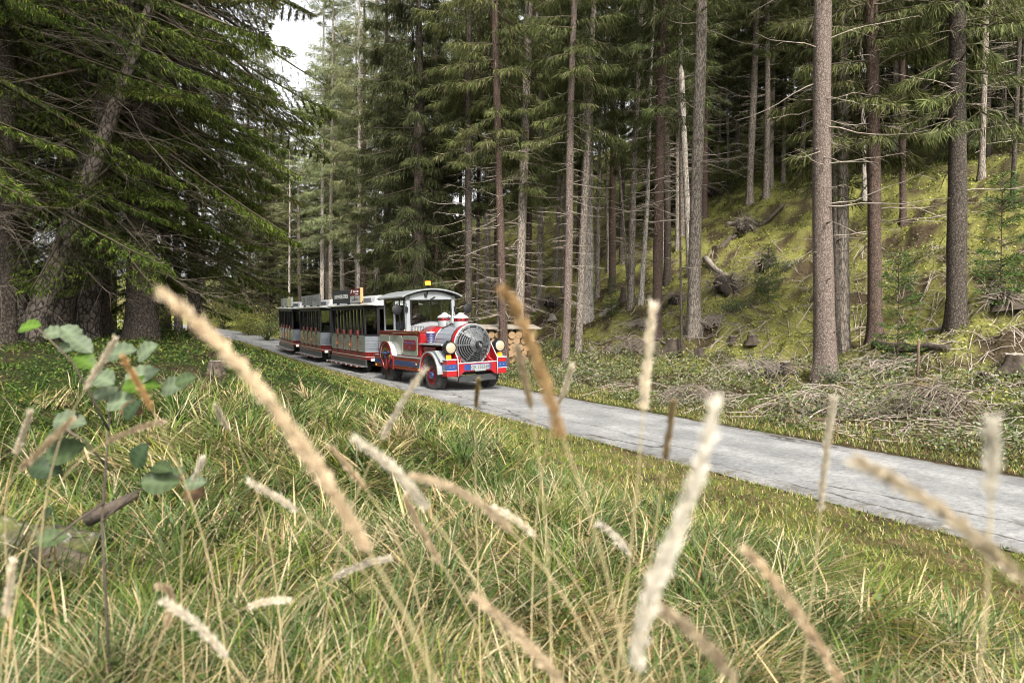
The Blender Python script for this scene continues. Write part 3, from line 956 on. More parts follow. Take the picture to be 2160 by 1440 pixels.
CR = {
    'tall': make_crown('crown_tall', 27, 7.5, 2.3, 105, 170, .30, .024, 1.3, 1, 'spruce', .08),
    'tall2': make_crown('crown_tall_thin', 26, 6.0, 1.9, 105, 150, .30, .023, 1.4, 2, 'spruce', .15),
    'high': make_crown('crown_high', 27, 10.0, 2.5, 90, 170, .30, .024, 1.2, 3, 'spruce', .08),
    'dense': make_crown('crown_dense', 21, 1.9, 2.3, 165, 240, .32, .024, 1.9, 4, 'dark', .0, p0=(-.45, .4), sag=.3),
    'larch_haze': make_crown('crown_pale', 27, 6.5, 2.4, 115, 130, .30, .026, 1.1, 5, 'larch_haze', .12),
    'thin': make_crown('crown_slender', 15, 4.0, .9, 60, 80, .24, .03, .9, 6, 'spruce', .1),
    'near': make_crown('crown_near', 24, 1.9, 4.5, 150, 780, .096, .0132, 1.15, 7, 'near', .12, fine_z=9.0, p0=(-.36, .5), sag=.17, shoot=.3),
    'sapling': make_crown('crown_sapling', 3.2, .15, .85, 60, 130, .12, .02, .35, 9, 'sapling', .0, p0=(.0, .7), sag=.05),
    'young': make_crown('crown_young', 8.5, .3, 1.9, 110, 120, .22, .03, .7, 10, 'dark', .0, p0=(-.25, .6), sag=.15),
}
CR['near2'] = CR['near']
DD = {
    'a': make_dead('dead_a', 2.2, 9.5, 46, .7, 2.3, 21), 'b': make_dead('dead_b', 1.2, 8.0, 60, .5, 1.9, 22),
    'c': make_dead('dead_c', 3.5, 11.5, 40, .8, 2.8, 23, .012), 'few': make_dead('dead_few', 2.0, 9.0, 14, .2, 1.0, 24),
    'near': make_dead('dead_near', 1.6, 7.5, 75, 1.4, 4.0, 25, .0055, 16, .6), 'near2': make_dead('dead_near_b', 1.3, 6.5, 60, 1.2, 3.6, 26, .005, 18, .7),
}
for m_ in set(CR.values()): m_.materials.append(m_needle)
for k_, m_ in DD.items(): m_.materials.append(m_deaddark if k_.startswith('near') else m_dead)

def trunk_mesh(H, r, seed, flare=.55, bend=.12, knots=24, n=14):
    g = np.random.default_rng(seed)
    zs = np.concatenate([[-.35, -.1, .05, .18, .35, .6, .95, 1.4], np.linspace(2.0, min(H, 14), 16), ([H * .8, H] if H > 15 else [])])
    th = np.arange(n) * 2 * math.pi / n
    ph = g.uniform(0, 6.28, 4); lob = int(g.integers(4, 7))
    bx, by = g.normal(0, bend, 2); w1, w2 = g.uniform(.2, .5, 2)
    V = []
    for z in zs:
        f = max(z, 0) / H
        rr = r * (1.04 - .30 * min(f * 2, 1) - .68 * max(0, f - .5) * 2) if H > 15 else r * (1 - .85 * f)
        rr = max(rr, .012)
        fl = flare * math.exp(-max(z, 0) / .32)
        rad = rr * (1 + fl * (.65 + .5 * np.cos(lob * th + ph[0])) + .045 * np.cos(2 * th + ph[1] + z * .5) + g.normal(0, .025, n))
        cx = bx * math.sin(z * w1 + ph[2]) * min(1, z / 4) * (r * 2); cy_ = by * math.sin(z * w2 + ph[3]) * min(1, z / 4) * (r * 2)
        V += list(zip(cx + rad * np.cos(th), cy_ + rad * np.sin(th), np.full(n, z)))
    Q = [(i * n + j, i * n + (j + 1) % n, (i + 1) * n + (j + 1) % n, (i + 1) * n + j) for i in range(len(zs) - 1) for j in range(n)]
    V = np.array(V)
    kv = []; kq = []
    if knots:                                     # broken branch stubs
        cv = []; rd = []
        for i in range(knots):
            z = g.uniform(.8, 11); a = g.uniform(0, 6.28); rz = r * (1.04 - .3 * min(z / H * 2, 1)) * .9
            o = np.array((math.cos(a), math.sin(a), g.normal(-.1, .2)))
            l = g.uniform(.04, .10) + (.25 * g.random() if g.random() < .25 else 0)
            p = np.array((0, 0, z)) + o * rz
            cv.append(np.stack([p, p + o * l * .5, p + o * l])); rd.append(np.array((.020, .014, .008)) * g.uniform(.6, 1.4))
        kv, kq = tubes_np(cv, rd, 5)
        Q = list(Q) + [tuple(int(x) + len(V) for x in q) for q in kq]
        V = np.concatenate([V, kv])
    return npmesh('trunk', V, None, None, True, Q)

TREES = []
def tree(name, label, base, r, H, bark, crown=None, dead=None, top=None, group=None, cs=1.0, zc=0.0, seed=None, flare=.55, kn=24, dz=0.0, rz=None):
    """a tree: trunk, crown and dead branches as parts of one thing; top = a point the stem runs through (gives the lean)"""
    seed = seed if seed is not None else len(TREES) * 7 + 3
    g = np.random.default_rng(seed)
    q = Quaternion()
    if top is not None:
        q = Vector((0, 0, 1)).rotation_difference((Vector(top) - Vector(base)).normalized())
    rz = g.uniform(0, 6.28) if rz is None else rz
    t = thing(name, label, 'tree', base, (0, 0, 0), group)
    t.rotation_mode = 'QUATERNION'; t.rotation_quaternion = q
    link('trunk', trunk_mesh(H, r, seed, flare, knots=kn), BARK[bark], t)
    if crown:
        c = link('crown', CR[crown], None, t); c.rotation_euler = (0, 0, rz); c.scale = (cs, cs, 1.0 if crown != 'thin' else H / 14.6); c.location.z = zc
        tag(c, kind='stuff')
    if dead:
        c = link('dead_branches', DD[dead], None, t); c.rotation_euler = (0, 0, rz * 1.7); c.location.z = dz
        tag(c, kind='stuff')
    TREES.append(t)
    return t

def stem(label, pb, pt, wpx, bark, crown, dead, d=None, H=26, cs=1.0, zc=0.0, group=None, name='spruce_tree', flare=.5, kn=24, dz=0., rz=None):
    """tree set by where its foot stands (photo point on the ground, or at a given distance) and where its stem passes higher up"""
    if d is None:
        b = ground_at(*pb)
    else:
        b = at_depth(pb[0], pb[1], d); b.z = gz(b.x, b.y)
    top = at_depth(pt[0], pt[1], b.y)
    r = wpx * b.y / F / 2
    return tree(name, label, b, r, H, bark, crown, dead, top, group, cs, zc, flare=flare, kn=kn, dz=dz, rz=rz)

GR = 'tall spruces along the foot of the slope'
# --- right hand side, nearest first
stem('thick reddish brown trunk beside the road, front one of a close pair', (1741, 792), (1733, 0), 41, 'red', 'high', 'c', group=GR, kn=40)
stem('slender grey trunk with peeled bark strips close behind the thick reddish trunk', (1778, 812), (1779, 0), 24, 'grey', 'tall2', 'few', d=17.0, zc=-1.2, group=GR)
stem('very thin dark stem squeezed between the thick reddish trunk and the peeled one', (1768, 800), (1756, 300), 12, 'dark', 'thin', None, d=16.6, H=14, group=GR)
stem('dark reddish trunk with a mossy root flare, standing alone with small green sprigs', (1845, 808), (1838, 0), 28, 'brown', 'tall', 'a', d=16.2, zc=-2.6, group=GR, flare=.9)
stem('dark lichen flecked trunk on a mossy mound beside a fallen log', (2016, 788), (2020, 0), 35, 'dark', 'tall', 'a', d=15.6, zc=-2.6, group=GR, flare=.7)
stem('straight light grey trunk standing left of the brushy root plate', (1463, 706), (1478, 0), 27, 'grey', 'high', 'c', group=GR, kn=50)
stem('brownish trunk just right of the tall pale grass head, foliage hanging beside it', (1385, 718), (1397, 0), 21, 'brown', 'tall', 'c', group=GR, kn=40)
stem('pale slim stem half hidden behind the light grey trunk', (1456, 560), (1438, 150), 13, 'pale', 'high', None, d=29, group=GR)
stem('thin dark pole stem without low branches in front of the light grey trunk', (1438, 745), (1433, 300), 6, 'dark', None, 'few', H=9, group=GR, name='dead_stem', flare=.2)
stem('grey twin stemmed trunk, thicker stem of the fork', (1331, 642), (1345, 150), 14, 'grey', 'tall2', None, group=GR)
stem('thin stem leaning away from the twin trunk it shares roots with', (1328, 641), (1308, 380), 6, 'grey', 'thin', None, group=GR, flare=.2)
stem('slim pale trunk leaning right, beside the grey twin trunk', (1352, 641), (1371, 250), 10, 'pale', 'thin', 'b', group=GR, H=18)
stem('slim straight grey stem on the moss between the scarred trunk and the twin trunk', (1260, 632), (1266, 200), 9, 'grey', 'thin', 'few', group=GR, H=18)
stem('thick pale scarred trunk with dark burnt looking root flare', (1237, 676), (1242, 60), 27, 'pale', 'high', 'few', group=GR, flare=.5)
stem('smooth grey trunk leaning in front of the thick scarred trunk', (1219, 746), (1245, 150), 17, 'grey', 'tall', 'few', group=GR, flare=.2)
stem('knotty brown grey trunk with many short dead branches left of the leaning smooth trunk', (1193, 757), (1212, 0), 17, 'red', 'tall', 'b', group=GR, kn=50, flare=.25)
stem('straight grey trunk with dark knots set back on the moss behind the woodpile', (1137, 652), (1141, 250), 13, 'grey', 'tall', 'b', group=GR)
stem('thick greyish trunk right beside the woodpile, front one of two', (1092, 757), (1108, 250), 21, 'grey', 'tall2', 'b', group=GR)
stem('thinner brown trunk just right of the thick woodpile trunk', (1111, 722), (1122, 250), 13, 'brown', 'tall2', 'b', group=GR)
stem('brown trunk standing against the woodpile behind the engine nose', (1064, 733), (1049, 250), 18, 'brown', 'tall', 'b', d=23.2, group=GR)
stem('slim pale stem behind the woodpile roof', (1052, 690), (1050, 350), 8, 'grey', 'tall2', 'b', d=28, group=GR)
stem('dark trunk rising behind the engine cab, lower right of the dense drooping spruce', (984, 740), (992, 100), 16, 'dark', 'tall', 'b', d=24.5, group=GR)
stem('thin dark trunk close right of the trunk behind the cab', (1004, 735), (1013, 150), 8, 'dark', 'tall2', 'b', d=26.5, group=GR)
stem('dense dark spruce with curtains of drooping branches behind the coaches', (884, 720), (880, 100), 26, 'dark', 'dense', None, d=26.5, H=21, group='dense dark spruces', cs=1.05)
stem('slimmer dark spruce with drooping branches left of the dense drooping one', (818, 720), (815, 100), 18, 'dark', 'dense', None, d=31, H=20, group='dense dark spruces', cs=.9)
stem('pale grey trunk behind the first coach sign', (757, 690), (757, 300), 9, 'pale', 'larch_haze', 'b', d=38, group=GR)
stem('brown trunk touching the pale one behind the first coach sign', (766, 690), (768, 300), 10, 'brown', 'larch_haze', None, d=39, group=GR)
stem('pale smooth trunk behind the end of the second coach sign', (678, 690), (681, 300), 9, 'pale', 'larch_haze', 'few', d=42, group=GR)
stem('grey trunk a little right of the pale smooth one behind the second coach', (697, 690), (700, 300), 9, 'grey', 'larch_haze', 'few', d=41, group=GR)
stem('thin pale trunk above the rear coach', (610, 690), (611, 350), 6, 'pale', 'thin', None, d=47, H=14, group=GR)
# --- up the slope
GU = 'trees standing higher up the mossy slope'
stem('short pale trunk with a dark hollow high on the moss, clear ground below it', (1581, 428), (1586, 250), 14, 'grey', 'tall', 'b', group=GU)
LBS = ['lone grey trunk far up the slope left of the thick reddish trunk', 'grey trunk far up the slope nearest the left side of the thick reddish trunk', 'thin far stem high on the slope, left one of two thin ones', 'thin pale far stem high on the slope, right one of two thin ones', 'highest far trunk in the upper right, left one of a pair', 'far trunk in the upper right, right and lower one of a pair', 'grey far trunk on the slope right of the lichen flecked trunk', 'pale thin stem half hidden behind the dark reddish trunk', 'thin grey far trunk on the moss left of the knotty brown grey trunk', 'slim grey far trunk just behind the knotty brown grey trunk', 'thin far stem on the moss between the slim straight stem and the twin trunk', 'thin brown far stem behind the thick pale scarred trunk', 'brown far trunk on the slope between the dark reddish and the lichen flecked trunks', 'dark far trunk by the right picture edge']
for i_, (px, py, wd, bk) in enumerate(((1652, 384, 8, 'grey'), (1690, 376, 10, 'grey'), (1516, 360, 5, 'grey'), (1537, 350, 5, 'pale'), (1926, 250, 12, 'grey'),
                       (1939, 284, 11, 'grey'), (2070, 374, 12, 'grey'), (1823, 420, 9, 'pale'), (1173, 590, 10, 'grey'), (1186, 621, 8, 'grey'),
                       (1283, 576, 6, 'grey'), (1216, 574, 6, 'brown'), (1905, 470, 12, 'brown'), (2135, 430, 9, 'dark'))):
    stem(LBS[i_], (px, py), (px + random.uniform(-6, 10), py - 200), wd, bk,
         random.choice(['tall', 'tall2', 'dense', 'tall']), random.choice(['b', 'a', None]), group=GU)
# --- left hand group
GL = 'big old spruces on the left bank'
stem('dark trunk cut by the left picture edge', (8, 742), (2, 300), 44, 'dark', 'near', 'near', d=11.0, H=24, group=GL, rz=.5, zc=.7)
stem('dark upright trunk second from the left edge, in deep shade', (42, 740), (48, 400), 40, 'shade', None, 'near2', d=13.2, H=24, group=GL)
stem('leaning dark trunk tilted to the right beside the big grey one', (58, 748), (118, 560), 46, 'shade', None, 'near2', d=11.6, H=9, group=GL)
stem('biggest left trunk, leaning, lighter grey and rough barked with a wide foot', (102, 742), (150, 520), 60, 'shade', 'near2', 'near', d=12.6, H=24, group=GL, flare=.45, rz=2.0, zc=.7)
stem('straight grey trunk right of the biggest left trunk', (188, 738), (190, 400), 40, 'shade', None, 'near', d=13.4, H=24, group=GL)
stem('almost black trunk touching the right side of the straight grey left trunk', (217, 733), (210, 450), 30, 'dark', 'near', None, d=14.2, H=24, group=GL, rz=1.2)
stem('brown flared trunk at the crest of the left bank beside the bright meadow gap', (322, 714), (318, 500), 24, 'shade', 'near2', 'near2', d=15.5, H=24, group=GL, rz=4.0, zc=.7)
stem('slim light trunk at the bank crest, left one of a close pair', (377, 712), (372, 500), 14, 'grey', None, 'near2', d=17.5, H=24, group=GL)
stem('darker thicker trunk at the bank crest, right one of a close pair', (410, 702), (405, 480), 24, 'shade', 'near', 'near2', d=18.5, H=24, group=GL, rz=5.0, cs=.8)
far_t = None
def side_tree(label, px, d, crown, dead, rz):
    b = at_depth(px, 700, d); b.z = gz(b.x, b.y)
    tree('spruce_tree', label, b, .24, 24, 'dark', crown, dead, None, GL, 1.0, 1.3, rz=rz, dz=.6)
side_tree('spruce standing just outside the left picture edge, its boughs reaching in over the grass', -250, 9.0, 'near2', 'near2', .3)
side_tree('spruce behind the leaning left trunk, its dense boughs filling the upper left', 150, 15.5, 'near', 'near2', 2.6)
side_tree('spruce at the bank crest with boughs hanging out towards the road', 300, 13.2, 'near', 'near', 1.0)
# --- fill of the forest behind: far trees that show as crowns
GF = 'far spruces closing the view'
def far_tree(px, d, crown, cs=1.0, bark='grey', H=27, dead=None, w=.32, zc=0., hs=1.0):
    b = at_depth(px, 700, d); b.z = gz(b.x, b.y)
    t = tree('spruce_tree', 'far spruce in the closed forest behind, one of many alike', b, w / 2, H, bark, crown, dead, None, GF, cs, zc, kn=0)
    lb_, gp_ = (('spruce in the dark wood behind the left bank, one of several alike', 'spruces in the wood behind the left bank') if px < 480 else
                ('far spruce in the forest wall behind the coaches, one of many', 'far spruces behind the coaches') if px < 945 else
                ('spruce in the closed stand on the slope behind the engine', 'spruces on the slope behind the engine') if px < 1450 else
                ('spruce high on the right hand slope, foliage closing the view, one of many', 'spruces high on the right hand slope'))
    tag(t, lb_, None, gp_)
    t.scale.z = hs
    return t
fr = np.random.default_rng(77)
for px in (520, 555, 712, 735, 745, 790, 835, 868, 905, 935):
    for d0 in ((50, 62) if px < 560 or px > 720 else (56,)):
        far_tree(px + fr.uniform(-14, 14), d0 + fr.uniform(-5, 6), fr.choice(['larch_haze', 'tall', 'larch_haze', 'dense']), fr.uniform(.9, 1.25), dead=fr.choice(['a', 'b']), bark=fr.choice(['pale', 'grey', 'brown']), hs=.62 if 580 < px < 690 else (.85 if px < 760 else 1.0))
for i in range(64):
    px = fr.uniform(945, 2240); d0 = fr.uniform(25, 66)
    b = at_depth(px, 700, d0); s_, t_v = st(np.array([b.x]), np.array([b.y]))
    rr_ = -s_[0] - W
    if rr_ < 7 or (d0 < 36 and px > 1450): continue
    far_tree(px, d0, fr.choice(['tall', 'tall2', 'high', 'larch_haze', 'tall']), fr.uniform(.85, 1.3), dead=fr.choice(['a', 'b', 'c']), bark=fr.choice(['grey', 'brown', 'grey', 'dark']))
for i in range(80):
    px = fr.uniform(1380, 2300); d0 = fr.uniform(26, 50)
    b = at_depth(px, 700, d0); zz_ = gz(b.x, b.y); py = 685 - (zz_ - 1.62) / d0 * F
    if (1480 < px < 1730 and py > 380) or (px >= 1730 and py > 340) or py < 40: continue
    far_tree(px, d0, fr.choice(['tall', 'tall2', 'tall', 'dense']), fr.uniform(.9, 1.35), dead=fr.choice(['a', 'b', 'c']), bark=fr.choice(['grey', 'brown', 'grey', 'dark']), w=.24, zc=-fr.uniform(0, 2.5))
for px, d0, c in ((-60, 19, 'near'), (60, 24, 'tall'), (150, 28, 'near2'), (235, 31, 'tall'), (290, 27, 'tall2'), (350, 30, 'near'), (470, 58, 'dense'), (430, 66, 'larch_haze'), (-160, 14, 'near2')):
    far_tree(px, d0, c, 1.0, 'dark', 25, 'b', .4)
for px, d0, hs_ in ((1490, 58, 1), (1520, 64, 1), (1553, 55, 1), (1585, 62, 1), (1470, 66, 1), (1625, 58, 1), (1110, 62, 1), (1145, 70, 1), (1180, 64, 1), (1165, 78, 1), (1080, 70, 1), (1215, 72, 1)):
    far_tree(px, d0, 'dense', 1.3, 'grey', 21, 'b')
for px, d0, hs_, cr in ((585, 54, .62, 'tall'), (612, 60, .70, 'dense'), (632, 52, .58, 'larch_haze'), (655, 58, .60, 'dense'), (668, 64, .8, 'larch_haze'), (690, 55, .80, 'larch_haze'), (700, 66, .95, 'dense'), (575, 66, .8, 'dense'), (645, 70, .75, 'tall'), (600, 72, .8, 'dense'), (545, 60, .8, 'tall')):
    far_tree(px, d0, cr, 1.15, 'grey', 26, 'b', hs=hs_)
# young spruces
GY = 'young spruces'
b = at_depth(566, 690, 50); b.z = gz(b.x, b.y)
tree('spruce_tree', 'dark young spruce with branches to the ground where the road bends away', b, .09, 8.5, 'dark', 'young', None, None, GY, 1.3, kn=0)
for px, py, sc_, lb in ((1893, 790, .8, 'small spruce sapling with thin bare stem between the two dark trunks'), (1290, 668, .5, 'tiny green spruce sapling on the moss below the twin trunk'),
                        (1620, 640, .6, 'little spruce sapling beside the dark root plate'), (2110, 640, .9, 'spruce sapling on the slope right of the lichen flecked trunk'),
                        (500, 668, 1.5, 'bushy young spruce by the far bend of the road')):
    b = ground_at(px, py)
    t_ = tree('spruce_sapling', lb, b, .02, 3.2, 'brown', 'sapling', None, None, GY, 1.0, kn=0)
    t_.scale = (sc_, sc_, sc_)


# ================================================================== THE ROAD TRAIN
RED = pmat('red_paint', (.27, .007, .011), (.21, .005, .008), 3, .42, coat=.12, spec=.35, dirt=(.12, .04, .03), dirtamt=.4)
DRED = pmat('dark_red_paint', (.15, .007, .010), (.11, .006, .008), 4, .4, coat=.3, dirt=(.3, .12, .05), dirtamt=.3)
ORN = pmat('weathered_ornate_red', (.16, .014, .011), (.10, .009, .008), 7, .45, coat=.2, dirt=(.34, .15, .05), dirtamt=.75)
WHITE = pmat('white_paint', (.46, .46, .455), (.40, .40, .395), 3, .35, coat=.3, dirt=(.4, .38, .34), dirtamt=.2)
PALE = pmat('pale_grey_paint', (.235, .25, .26), (.195, .21, .22), 3, .4, coat=.12, dirt=(.3, .29, .26), dirtamt=.25)
SILV = pmat('grey_plank_paint', (.205, .22, .255), (.17, .185, .215), 4, .35, coat=.15)
GLOSSY = pmat('glossy_grey_panel', (.235, .26, .225), (.17, .20, .17), 2.2, .18, coat=.4)
GREY = pmat('grey_metal', (.085, .09, .094), (.062, .066, .07), 6, .48, .0, spec=.35, dirt=(.2, .19, .17), dirtamt=.2)
STEEL = pmat('bright_steel', (.22, .225, .23), (.18, .185, .19), 5, .4, .5)
BLUE = pmat('blue_paint', (.018, .045, .16), (.013, .034, .12), 4, .35, coat=.4)
VIOL = pmat('violet_paint', (.035, .03, .13), (.025, .022, .09), 4, .35, coat=.4)
BLACK = pmat('black_frame', (.014, .014, .016), (.010, .010, .012), 5, .6, spec=.25)
RUBBER = pmat('tyre_rubber', (.035, .034, .033), (.025, .024, .024), 9, .85, bump=.3, dirt=(.12, .11, .10), dirtamt=.6)
UNDER = pmat('dark_chassis', (.025, .024, .023), (.018, .017, .016), 6, .8)
ANTH = pmat('anthracite_panel', (.026, .028, .029), (.02, .022, .023), 4, .5, dirt=(.08, .075, .07), dirtamt=.4)
GLASS = glassmat('window_glass', (.74, .78, .76))
DGLASS = glassmat('tinted_glass', (.66, .69, .67))
LAMP = emitmat('headlight_lens', (1.0, .76, .42), .10, (.16, .145, .115))
AMBER = emitmat('amber_lens', (1.0, .30, .02), .25, (.75, .22, .01))
BEACON = emitmat('lit_amber_beacon', (1.0, .24, .01), .75)
SMALL = emitmat('small_lamp', (1.0, .9, .65), .35, (.9, .88, .8))
BRASS = pmat('brass', (.55, .42, .18), (.4, .3, .12), 8, .3, .9)
NAVY = pmat('sign_dark', (.016, .022, .027), (.013, .018, .022), 3, .55, spec=.25)
SIGNRED = pmat('sign_red', (.14, .006, .010), (.12, .005, .008), 3, .55, spec=.25)
SIGNW = pmat('sign_white', (.36, .37, .36), (.33, .34, .33), 3, .55, spec=.25)
SIGNG = pmat('sign_grey', (.22, .23, .235), (.19, .20, .205), 3, .55, spec=.25)
PRW = pmat('print_white', (.82, .82, .82), (.8, .8, .8), 3, .5)
PRG = pmat('print_light', (.46, .47, .48), (.42, .43, .44), 3, .5)
PRD = pmat('print_dark', (.03, .032, .035), (.025, .027, .03), 3, .5)
PRV = pmat('print_violet', (.08, .045, .13), (.07, .04, .11), 3, .5)
SIGNREFL = pmat('sign_side_reflected_yellow', (.40, .25, .10), (.32, .2, .08), 6, .5)  # yellow light reflected at the white sign edge, put into its colour
RUST = pmat('dull_rim', (.12, .085, .075), (.07, .05, .045), 9, .7)
SKIN = pmat('skin', (.48, .29, .21), (.42, .24, .17), 8, .6)
CLOTHD = pmat('dark_jacket', (.03, .032, .04), (.02, .022, .03), 10, .9)
CLOTHB = pmat('brown_jacket', (.17, .10, .07), (.12, .07, .05), 10, .9)
CLOTHP = pmat('pale_jumper', (.40, .38, .35), (.3, .29, .27), 10, .9)
HAIRD = pmat('dark_hair', (.03, .022, .018), (.02, .015, .012), 30, .6)
SEATM = pmat('dark_seat', (.035, .033, .035), (.025, .024, .026), 9, .8)

def arc(cx, cz, r, a0, a1, n):
    return [(cx + r * math.cos(a0 + (a1 - a0) * k / n), cz + r * math.sin(a0 + (a1 - a0) * k / n)) for k in range(n + 1)]

def wheel(parent, x, y, r, wd, rimmat, hubmat, side):
    """tyre with tread blocks, dished rim and hub"""
    t = MB()
    hw = wd / 2
    prof = [(r * .60, -hw * .85), (r * .72, -hw), (r * .92, -hw * .95), (r * .975, -hw * .82), (r * .975, hw * .82), (r * .92, hw * .95), (r * .72, hw), (r * .60, hw * .85)]
    t.lathe(prof, (x, y, r), 'y', 36)
    for k in range(26):
        a = 2 * math.pi * k / 26
        for s_ in (-1, 1):
            aa = a + (.12 if s_ > 0 else 0)
            M = Matrix.Translation((x, y + s_ * hw * .45, r)) @ Matrix.Rotation(aa, 4, 'Y') @ Matrix.Translation((0, 0, r * .975)) @ Matrix.Rotation(s_ * .5, 4, 'Z')
            t.box((0, 0, 0), (r * .10, hw * .95, r * .06), M=M)
    ty = t.build('tyre', RUBBER, parent)
    m = MB()
    m.lathe([(r * .62, side * hw * .8), (r * .60, side * hw * .95), (r * .56, side * hw * .6), (r * .36, side * hw * .35), (r * .25, side * hw * .75), (r * .0, side * hw * .8)], (x, y, r), 'y', 32)
    m.build('rim', rimmat, ty)
    h = MB()
    h.lathe([(r * .24, side * hw * .78), (r * .23, side * hw * 1.02), (r * .12, side * hw * 1.08), (0, side * hw * 1.1)], (x, y, r), 'y', 24)
    for k in range(6):
        a = k * math.pi / 3
        h.lathe([(r * .035, side * hw * .98), (r * .035, side * hw * 1.16), (0, side * hw * 1.17)], (x + r * .18 * math.cos(a), y, r + r * .18 * math.sin(a)), 'y', 6)
    h.build('hub', hubmat, ty)
    return ty

# ---------------------------------------------------------------- locomotive; x forward, y to its left, origin on the road under the front axle
YAW = R(-58)
LP = (-1.26, 17.41)
loco = thing('tourist_locomotive', 'red and white steam-style tourist locomotive with round grey grille nose and lit headlights', 'road train engine',
             (LP[0], LP[1], float(zroad(-1.5, 7.0)) + .01), (R(1.6), 0, YAW))
L_ = loco
# chassis
c = MB()
c.box((-1.5, 0, .52), (4.3, .7, .16)); c.box((-.0, 0, .42), (.14, 1.3, .12)); c.box((-2.9, 0, .42), (.16, 1.3, .14)); c.box((-1.4, .45, .45), (1.1, .35, .3)); c.box((-1.5, -.4, .47), (.8, .3, .22))
c.box((-1.6, 0, .63), (4.2, 1.5, .05)); c.box((-3.8, 0, .45), (.5, .12, .08))
c.build('chassis', UNDER, L_)
for x_, y_, s_ in ((0, -.74, -1), (0, .74, 1)):
    wheel(L_, x_, y_, .40, .27, DRED, BLUE, s_)
for x_, y_, s_ in ((-2.9, -.70, -1), (-2.9, .70, 1)):
    wheel(L_, x_, y_, .40, .30, RUST, UNDER, s_)
# boiler: red rear, planked grey front, ring
BZ = 1.145
b = MB(); b.lathe([(.0, -1.78), (.455, -1.78), (.455, -.62), (.0, -.62)], (0, 0, BZ), 'x', 48); b.build('boiler', RED, L_)
pl = MB()
for k in range(22):                                          # planks round the front half
    a0 = 2 * math.pi * k / 22 + .012; a1 = 2 * math.pi * (k + 1) / 22 - .012
    pts = [(r_ * math.cos(a), BZ + r_ * math.sin(a)) for r_, aa in ((.462, (a0, (a0 + a1) / 2, a1)), (.43, (a1, (a0 + a1) / 2, a0))) for a in aa]
    pl.prism(pts, -.61, .44, 'x')
pl.build('boiler_cladding', SILV, L_)
b = MB(); b.lathe([(.425, -.62), (.425, .5)], (0, 0, BZ), 'x', 32); b.build('boiler_core', UNDER, L_)
b = MB(); b.lathe([(.45, .36), (.51, .36), (.51, .572), (.45, .572)], (0, 0, BZ), 'x', 56); b.build('boiler_ring', RED, L_)
b = MB(); b.lathe([(.46, .572), (.512, .572), (.512, .592), (.46, .592), (.46, .572)], (0, 0, BZ), 'x', 56); b.build('ring_edge', WHITE, L_)
b = MB(); b.lathe([(.46, -.66), (.472, -.66), (.472, -.60), (.46, -.60)], (0, 0, BZ), 'x', 48); b.build('boiler_band', STEEL, L_)
# nose grille: a shallow cone with arc slots
def cone_x(f): return .96 - .36 * f if f > .12 else .96 - .36 * .12
NRm = .485
nose = MB()
rings = [(.13, .42)] + [(.42 + .0, .42)]
edges = [.13, .40, .46, .49, .55, .58, .64, .67, .73, .76, .82, .86, .92, .94, 1.0]
slots = {(.40, .46), (.49, .55), (.58, .64), (.67, .73), (.76, .82), (.86, .92)}
NA = 120
for e0, e1 in zip(edges[:-1], edges[1:]):
    for k in range(NA):
        am = (k + .5) * 360 / NA
        spoke = min(abs((am - q_ + 180) % 360 - 180) for q_ in (0, 180, 243, 297, 45, 135, 90 - 17, 90 + 17))
        top_ = 45 < am < 135
        is_slot = (e0, e1) in slots and spoke > 4.2 and (not top_ or (e0, e1) == (.86, .92)) and not (not top_ and spoke < 4.2)
        if not top_ and (e0, e1) in slots:
            sp2 = min(abs((am - q_ + 180) % 360 - 180) for q_ in (0, 180, 243, 297, 45, 135))
            is_slot = sp2 > 4.0
        if top_ and (e0, e1) == (.86, .92):
            is_slot = min(abs(am - q_) for q_ in (45, 75, 105, 135)) > 4
        if is_slot: continue
        a0, a1 = math.radians(k * 360 / NA), math.radians((k + 1) * 360 / NA)
        P = [(cone_x(e) - .005 * 0, NRm * e * math.cos(a), BZ + NRm * e * math.sin(a)) for e, a in ((e0, a0), (e1, a0), (e1, a1), (e0, a1))]
        nose.add(P, [(0, 1, 2, 3)], False)
nb_ = nose.build('nose_grille', GREY, L_)
md = nb_.modifiers.new('w', 'WELD'); md.merge_threshold = .0008
md = nb_.modifiers.new('s', 'SOLIDIFY'); md.thickness = .016; md.offset = -1
b = MB(); b.lathe([(.0, .80), (.15, .79), (.46, .56), (.46, .5)], (0, 0, BZ), 'x', 40); b.build('grille_backing', BLACK, nb_)
b = MB(); b.lathe([(.475, .585), (.50, .585), (.50, .615), (.475, .615), (.475, .585)], (0, 0, BZ), 'x', 56)
for k in range(24):
    a = k * math.pi / 12 + .1
    b.lathe([(.010, .61), (.010, .628), (0, .63)], (0, .488 * math.cos(a), BZ + .488 * math.sin(a)), 'x', 6)
b.build('grille_rim', STEEL, nb_)
b = MB(); b.lathe([(.095, .90), (.098, .95), (.088, .975), (.074, .975), (.07, .955), (.0, .95)], (0, 0, BZ), 'x', 32)
b.build('nose_boss', BLACK, nb_)
b = MB(); b.box((.962, -.02, BZ + .02), (.014, .03, .075), (0, 0, 0)); b.box((.962, .025, BZ - .02), (.014, .03, .075)); b.box((.963, 0, BZ), (.014, .06, .022), (.5, 0, 0)); b.build('boss_emblem', STEEL, nb_)
